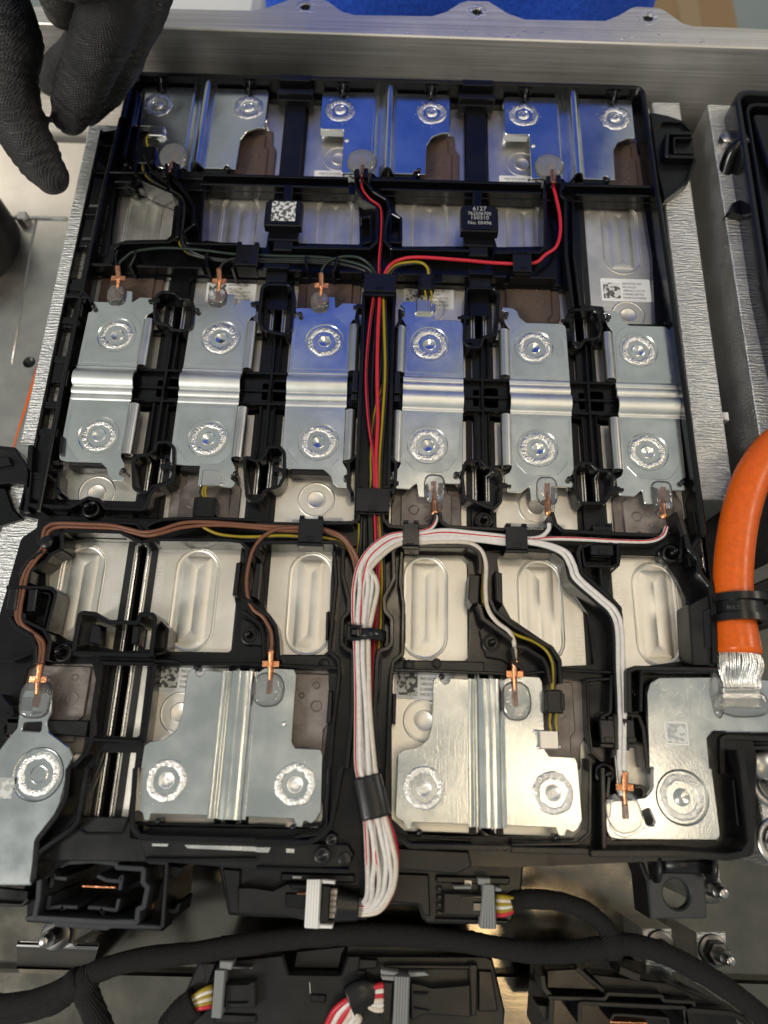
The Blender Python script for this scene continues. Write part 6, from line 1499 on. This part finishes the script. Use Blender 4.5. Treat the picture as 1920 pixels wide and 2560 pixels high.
plug("plug with a pale ribbed lever at the bottom edge, red and ivory leads", "locking plugs", (1, [(1000, 1385), (1080, 1400), (1140, 1420), (1390, 1400), (1395, 1620), (1100, 1600), (1000, 1640)]), Z2+4, M_GREYP,
     (1, [(900, 1350), (998, 1355), (985, 1720), (885, 1720)]), [(1, [(805, 1345), (900, 1350), (900, 1382), (820, 1375)]), (1, [(805, 1305), (930, 1325), (900, 1345), (810, 1340)])],
     [(1, [(825, 1385), (890, 1388), (870, 1659), (815, 1650)], 2.0, M_BLK2), (1, [(1020, 1450), (1130, 1455), (1100, 1475), (1020, 1470)], 1.0, M_BLK3), (1, [(1020, 1550), (1130, 1570), (1120, 1580), (1020, 1565)], 1.0, M_BLK3)])
plug("plug with a grey lever at the bottom edge, coloured leads on its left", "locking plugs", (0, [(1460, 1390), (1659, 1380), (1659, 1560), (1450, 1560)]), Z2+4, M_GREYP,
     (0, [(1395, 1310), (1460, 1312), (1435, 1620), (1372, 1615)]), [(0, [(1425, 1250), (1512, 1255), (1500, 1310), (1420, 1305)])],
     [(0, [(1500, 1285), (1630, 1290), (1635, 1305), (1510, 1305)], 2.0, M_STEEL), (0, [(1470, 1400), (1620, 1398), (1610, 1410), (1470, 1415)], 1.0, M_BLK3), (0, [(1470, 1520), (1610, 1518), (1600, 1530), (1470, 1535)], 1.0, M_BLK3), (0, [(1290, 1260), (1400, 1265), (1350, 1400), (1330, 1400), (1320, 1300)], 1.5, M_BLK2)])
for i, (m, cn) in enumerate(((M_YEL, "yellow"), (M_WHT, "white"), (M_YEL, "yellow"), (M_IVO, "ivory"), (M_YEL, "yellow"), (M_RED, "red"))):
    o = thing("plug_lead", "%s %s lead beside the grey-lever plug on the bottom edge" % (("uppermost", "upper", "second", "lower", "lowest", "bottom")[i], cn), "wire", T3(0, 3, 1340, 1420+i*22, Z2+4), "leads at the bottom grey plug")
    obj("insulation", MB().tube([T3(0, 3, 1375, 1418+i*24, Z2+4), T3(0, 3, 1320, 1440+i*22, Z2+5), T3(0, 3, 1240, 1495+i*14, Z2+3)], .95, 8, 4), m, o)
o = thing("cable_harness", "short taped harness end at the bottom beside the grey-lever plug", "harness", T(0, 3, 1180, 1560, Z2)+(-45,))
obj("harness_trunk", MB().tube([T3(0, 3, 1275, 1510, Z2+2), T3(0, 3, 1200, 1570, Z2+1), T3(0, 3, 1120, 1660, Z2), T3(0, 3, 1080, 1740, Z2)], hx(5.2), 18, 10), M_CLOTH, o)
o = thing("tape_sleeve", "black tape sleeve on the ivory wires at the bottom edge", "tape sleeve", T(1, 3, 680, 1490, Z2)+(Z2,))
obj("tape", MB().tube([T3(1, 3, 765, 1475, Z2+5), T3(1, 3, 690, 1470, Z2+5.5), T3(1, 3, 605, 1515, Z2+5.5)], lambda t: 4.4+.5*sin(t*pi)+.9*t, 18, 8, flat=.42), M_BLK2, o)
for i in range(6):
    m, cn = ((M_RED, "red"), (M_WHT, "white"), (M_RED, "red"), (M_IVO, "ivory"), (M_WHT, "white"), (M_IVO, "ivory"))[i]
    o = thing("loop_wire", "%s %s wire leaving the pale-lever plug through the bottom tape sleeve" % (("outermost", "second", "third", "fourth", "fifth", "innermost")[i], cn), "wire", T3(1, 3, 760, 1410+i*30, Z2+4), "wires of the bottom loop")
    obj("insulation", MB().tube([T3(1, 3, 825, 1408+i*31, Z2+5), T3(1, 3, 770, 1420+i*28, Z2+5.5), T3(1, 3, 690, 1465+i*12, Z2+5.5), T3(1, 3, 600+i*10, 1500+i*18, Z2+5.5), T3(1, 3, 510+i*32, 1570+i*12, Z2+4), T3(1, 3, 455+i*34, 1680, Z2+1), T3(1, 3, 430+i*34, 1760, Z2-3)], 1.15, 9, 5), m, o)
# socket housing at the lower right
h3 = thing("socket_housing", "black socket housing with stepped open top at the bottom right", "socket", T(2, 3, 700, 1500, -40)+(-70,))
z3 = -30
obj("socket_floor", MB().prism(TP(2, 3, [(210, 1310), (420, 1296), (1100, 1390), (1430, 1560), (1500, 1760), (180, 1760)], z3-14), -70, z3-14, .5), M_BLK, h3)
obj("top_panel", MB().prism(rnd(TP(2, 3, [(225, 1308), (430, 1296), (600, 1445), (225, 1430)], z3-4), .6), z3-14, z3-4, .5), M_BLK2, h3)
obj("top_panel", MB().prism(rnd(TP(2, 3, [(500, 1330), (1000, 1390), (1420, 1560), (1130, 1570), (1100, 1490), (990, 1470), (640, 1455), (600, 1440)], z3-5), .6), z3-14, z3-5, .5), M_BLK2, h3)
loopwall(h3, "socket_rim", 2, 3, [(440, 1659), (440, 1530), (470, 1525), (1120, 1555), (1140, 1659)], 1.6, z3-14, z3+1)
loopwall(h3, "socket_rim", 2, 3, [(240, 1490), (600, 1500), (625, 1465), (970, 1480), (985, 1510), (1180, 1520), (1185, 1580)], 1.6, z3-14, z3)
loopwall(h3, "socket_rim", 2, 3, [(250, 1760), (260, 1490), (210, 1430), (200, 1350)], 2.0, z3-14, z3-1)
loopwall(h3, "socket_rim", 2, 3, [(1130, 1760), (1135, 1580), (1160, 1570), (1420, 1590), (1500, 1620), (1600, 1720)], 1.8, z3-14, z3+1)
loopwall(h3, "panel_rib", 2, 3, [(420, 1300), (620, 1470)], 1.6, z3-14, z3-2); loopwall(h3, "panel_rib", 2, 3, [(700, 1310), (780, 1345), (830, 1360)], 3.0, z3-14, z3-2)
loopwall(h3, "contact_guide", 2, 3, [(640, 1640), (660, 1600), (720, 1600), (1010, 1625), (1020, 1659)], 1.2, z3-14, z3-2)
obj("copper_blade", MB().prism(TP(2, 3, [(640, 1640), (880, 1648), (880, 1659), (640, 1655)], z3-5), z3-14, z3-5, .2), M_COP, h3)
obj("side_latch", MB().prism(rnd(TP(2, 3, [(155, 1530), (240, 1540), (235, 1640), (200, 1625)], z3-4), .5), z3-14, z3-4, .4), M_BLK2, h3)
# front crossbar of the tray, studs and brackets
zb = -86
cb = tag(obj("cross_beam", MB().prism([T(0, 3, -600, 1290, zb), T(0, 3, 1250, 1335, zb), T(2, 3, 200, 1335, zb), T(2, 3, 2200, 1400, zb), T(2, 3, 2200, 2300, zb), T(0, 3, -600, 2300, zb)], FZ, zb, 1.2), M_FLOOR), "flat aluminium cross beam of the tray along the bottom edge", "cross beam")
def stud(label, block, base, tip, zb0, zb1, zt, nut=True, r=2.7):
    c, bp = block
    s = thing("stud", label, "stud", T(c, 3, *base, zb1)+(FZ,), "threaded studs of the tray")
    obj("stud_block", MB().prism(TP(c, 3, bp, zb1), FZ, zb1, .4), M_MILL, s)
    b = T3(c, 3, *base, zb1); t = (b[0], b[1], zt)
    # the stud stands upright: the photograph shows it leaning because of the close camera
    obj("washer", MB().lathe(b[0], b[1], [(6.2, zb1), (6.2, zb1+1.2), (5.8, zb1+1.5), (3, zb1+1.5)], 28), M_STEELD, s)
    if nut: obj("nut", MB().lathe(b[0], b[1], [(4.8, zb1+1.4), (4.8, zb1+6), (4.2, zb1+6.8), (2.6, zb1+6.8)], 6, False), M_STEELD, s)
    th = [(r+.18*(k % 2), zb1+1.5+(zt-4-zb1-1.5)*k/24) for k in range(25)]
    obj("thread", MB().lathe(b[0], b[1], th+[(r*.78, zt-3.8), (r*.72, zt-.5), (r*.5, zt), (.01, zt)], 18), M_STEEL, s)
    return s
stud("nutted stud on a ribbed block at lower right, right of the harness", (2, [(1195, 1065), (1385, 1062), (1400, 1270), (1210, 1275)]), (1300, 1180), None, 0, -58, -41)
stud("stud on the block half hidden under the harness, lower right", (2, [(845, 1040), (1035, 1040), (1062, 1330), (865, 1300)]), (960, 1150), None, 0, -66, -54, False)
stud("stud behind the black drilled bracket, at its right", (2, [(1130, 650), (1345, 650), (1362, 850), (1140, 845)]), (1272, 770), None, 0, -52, -37, False, 3.0)
stud("stud on the folded bracket at lower left, under the open socket", (0, [(270, 1130), (470, 1130), (480, 1165), (275, 1160)]), (370, 1075), None, 0, -56, -43, False, 3.0)
o = thing("folded_bracket", "shiny folded metal bracket below the open socket, lower left", "bracket", T(0, 3, 370, 1200, -70)+(FZ,))
obj("bracket_plate", MB().prism(TP(0, 3, [(300, 1020), (490, 1035), (470, 1150), (275, 1150)], -57), -59, -57, .4), M_STEEL, o)
pr = [T3(0, 3, 372, 1150, -57), T3(0, 3, 368, 1180, -59), T3(0, 3, 362, 1230, -72), T3(0, 3, 350, 1300, -90)]
vs = []; q = cat(pr, 6)
for p in q: vs += [(p.x-17, p.y, p.z), (p.x+17, p.y, p.z), (p.x+17, p.y+1.2, p.z-.8), (p.x-17, p.y+1.2, p.z-.8)]
obj("bracket_fold", MB().add(vs, [(4*i+k, 4*i+(k+1) % 4, 4*i+4+(k+1) % 4, 4*i+4+k) for i in range(len(q)-1) for k in range(4)]), M_STEEL, o)
fb = thing("drilled_bracket", "black plastic mounting bracket with one big hole, below the right terminal", "bracket", T(2, 3, 1080, 800, -14)+(-40,))
zk = -16
hx_, hy_ = T(2, 3, 1070, 818, zk)
obj("bracket_plate", MB().prism(rnd(TP(2, 3, [(885, 720), (960, 680), (1050, 660), (1160, 665), (1250, 700), (1268, 978), (905, 978)], zk), .8), zk-4, zk, .6, [circ(hx_, hy_, 5.2, 26)]), M_RIMP, fb)
obj("bracket_web", MB().wall(TP(2, 3, [(835, 610), (880, 720), (905, 975)], zk-2), 1.8, -34, zk-1), M_BLK2, fb)
obj("bracket_tube", MB().cyl(T3(2, 3, 935, 612, -10), T3(2, 3, 1270, 622, -10), 3.6, 18), M_BLK2, fb)
for u in (925, 1280):
    obj("bracket_cheek", MB().cyl(T3(2, 3, u-10, 625, -10), T3(2, 3, u+10, 626, -10), 6.2, 22), M_BLK2, fb)
# right edge: plated bar with a hex bolt
rp = thing("drilled_plate", "grey aluminium plate with round seats at the lower right edge", "plate", T(2, 3, 1700, 300, -20)+(FZ,))
obj("plate", MB().prism(TP(2, 3, [(1560, -60), (1900, -60), (2000, 560), (1668, 640)], -14), FZ, -14, .6), M_MILL, rp)
for v, in ((100,), (480,)):
    x, y = T(2, 3, 1700+(v-100)*.12, v, -14); 
    obj("seat_ring", MB().lathe(x, y, [(9.5, -14), (9.3, -13.3), (6.5, -13.2), (6.3, -14.5), (.01, -14.5)], 30), M_STEEL, rp)
    obj("hex_head", MB().lathe(x, y, [(6.0, -14.4), (6.0, -10), (5.2, -9), (.01, -9)], 6, False), M_STEEL, rp)
# black socket beside the right terminal
s4 = thing("socket_housing", "black socket with a pin below the orange cable's joint, right edge", "socket", T(2, 2, 1500, 1560, -10)+(-40,))
obj("socket_floor", MB().prism(TP(2, 2, [(1290, 1440), (1760, 1430), (1800, 1800), (1310, 1790)], -16), -60, -16, .5), M_BLK, s4)
loopwall(s4, "socket_rim", 2, 2, [(1370, 1700), (1365, 1470), (1395, 1455), (1720, 1470)], 2.2, -16, -3)
loopwall(s4, "socket_rim", 2, 2, [(1510, 1720), (1500, 1580), (1540, 1530), (1720, 1520)], 1.6, -16, -5, 1.5)
x, y = T(2, 2, 1640, 1640, -9); obj("contact_pin", MB().lathe(x, y, [(5.5, -16), (5.5, -10), (4.6, -9), (.01, -9)], 24), M_STEEL, s4)

# ================================================================== gloved hand
def hand():
    chains = [   # thumb, index, middle, ring, little, palm, wrist: points (x,y,z) with radius
        [T3(0, 0, -120, -260, 62)+(15,), T3(0, 0, -10, 20, 52)+(14.0,), T3(0, 0, 85, 250, 44)+(13.0,), T3(0, 0, 70, 520, 36)+(12.0,), T3(0, 0, 130, 800, 26)+(12.4,), T3(0, 0, 250, 1030, 15)+(11.6,), T3(0, 0, 330, 1140, 9)+(8.8,)],
        [T3(0, 0, 760, -420, 95)+(17,), T3(0, 0, 740, -60, 72)+(14.5,), T3(0, 0, 655, 230, 55)+(12.6,), T3(0, 0, 560, 470, 40)+(11.8,), T3(0, 0, 480, 650, 28)+(10.8,), T3(0, 0, 448, 750, 20)+(8.6,)],
        [T3(0, 0, 930, -420, 86)+(16,), T3(0, 0, 900, -60, 64)+(14.0,), T3(0, 0, 800, 230, 46)+(12.6,), T3(0, 0, 728, 430, 30)+(11.9,), T3(0, 0, 645, 600, 18)+(9.6,), T3(0, 0, 560, 700, 8)+(8.2,)],
        [T3(0, 0, 700, -420, 82)+(15,), T3(0, 0, 690, -60, 50)+(12,), T3(0, 0, 620, 190, 22)+(10,), T3(0, 0, 430, 420, -2)+(10.0,), T3(0, 0, 320, 500, -14)+(9.4,)],
        [T3(0, 0, 420, -420, 86)+(14,), T3(0, 0, 380, -160, 62)+(11,), T3(0, 0, 390, -20, 44)+(9.5,), T3(0, 0, 400, 60, 30)+(8.6,)],
        [T3(0, 0, 100, -480, 92)+(20,), T3(0, 0, 450, -480, 100)+(24,), T3(0, 0, 850, -480, 94)+(21,)],
        [(-150, 285, 112, 25), (-165, 330, 150, 25), (-180, 390, 200, 30)],
    ]
    mb = MB()
    for ch in chains:
        pts = [p[:3] for p in ch]; rs = [p[3] for p in ch]
        def rad(t, rs=rs):
            q = t*(len(rs)-1); i = min(int(q), len(rs)-2); f = q-i
            return rs[i]*(1-f)+rs[i+1]*f
        mb.tube(pts, rad, 20, 8)
        for e in (0, -1):
            c = pts[e]; r = rs[e]
            mb.lathe(c[0], c[1], [(r*sin(pi*i/8)+1e-3, -r*cos(pi*i/8)) for i in range(9)], 20, True, c[2])
    h = thing("gloved_hand", "hand in a black knit work glove pinching the module's far left corner", "hand", (-150, 170, 0))
    o = obj("glove", mb, M_GLOVE, h)
    m = o.modifiers.new("merge", 'REMESH'); m.mode = 'VOXEL'; m.voxel_size = 1.2*S; m.use_smooth_shade = True
    s = o.modifiers.new("smooth", 'SMOOTH'); s.iterations = 8; s.factor = .5
    dg = bpy.context.evaluated_depsgraph_get()
    me = bpy.data.meshes.new_from_object(o.evaluated_get(dg))
    o.modifiers.clear(); o.data = me
    # soft creases across the finger joints and folds of the knit
    nr = [v.normal.copy() for v in me.vertices]
    joints = []
    for ch in chains[:4]:
        for i in range(2, len(ch)-1):
            J = Vector(ch[i][:3]); ax = (Vector(ch[i+1][:3])-Vector(ch[i-1][:3])).normalized(); joints.append((J, ax, ch[i][3]))
    for v, n in zip(me.vertices, nr):
        p = v.co/S+Vector(ORG[h.name])
        for J, ax, r in joints:
            q = p-J
            if q.length < r*1.5:
                d = q.dot(ax)+.8*noise.noise(p*.2)
                k = sum(a*math.exp(-((d-o_)/1.0)**2) for o_, a in ((0, .9), (4.2, .6), (-4.6, .6), (8, .35)))
                v.co -= n*S*k*.9
        v.co += n*S*(0.8*noise.noise(p*.08)+.4*noise.noise(Vector((p.x*.12, p.y*.12, p.z*.35))))
    for p in me.polygons: p.use_smooth = True
    if not me.materials: me.materials.append(M_GLOVE)
hand()
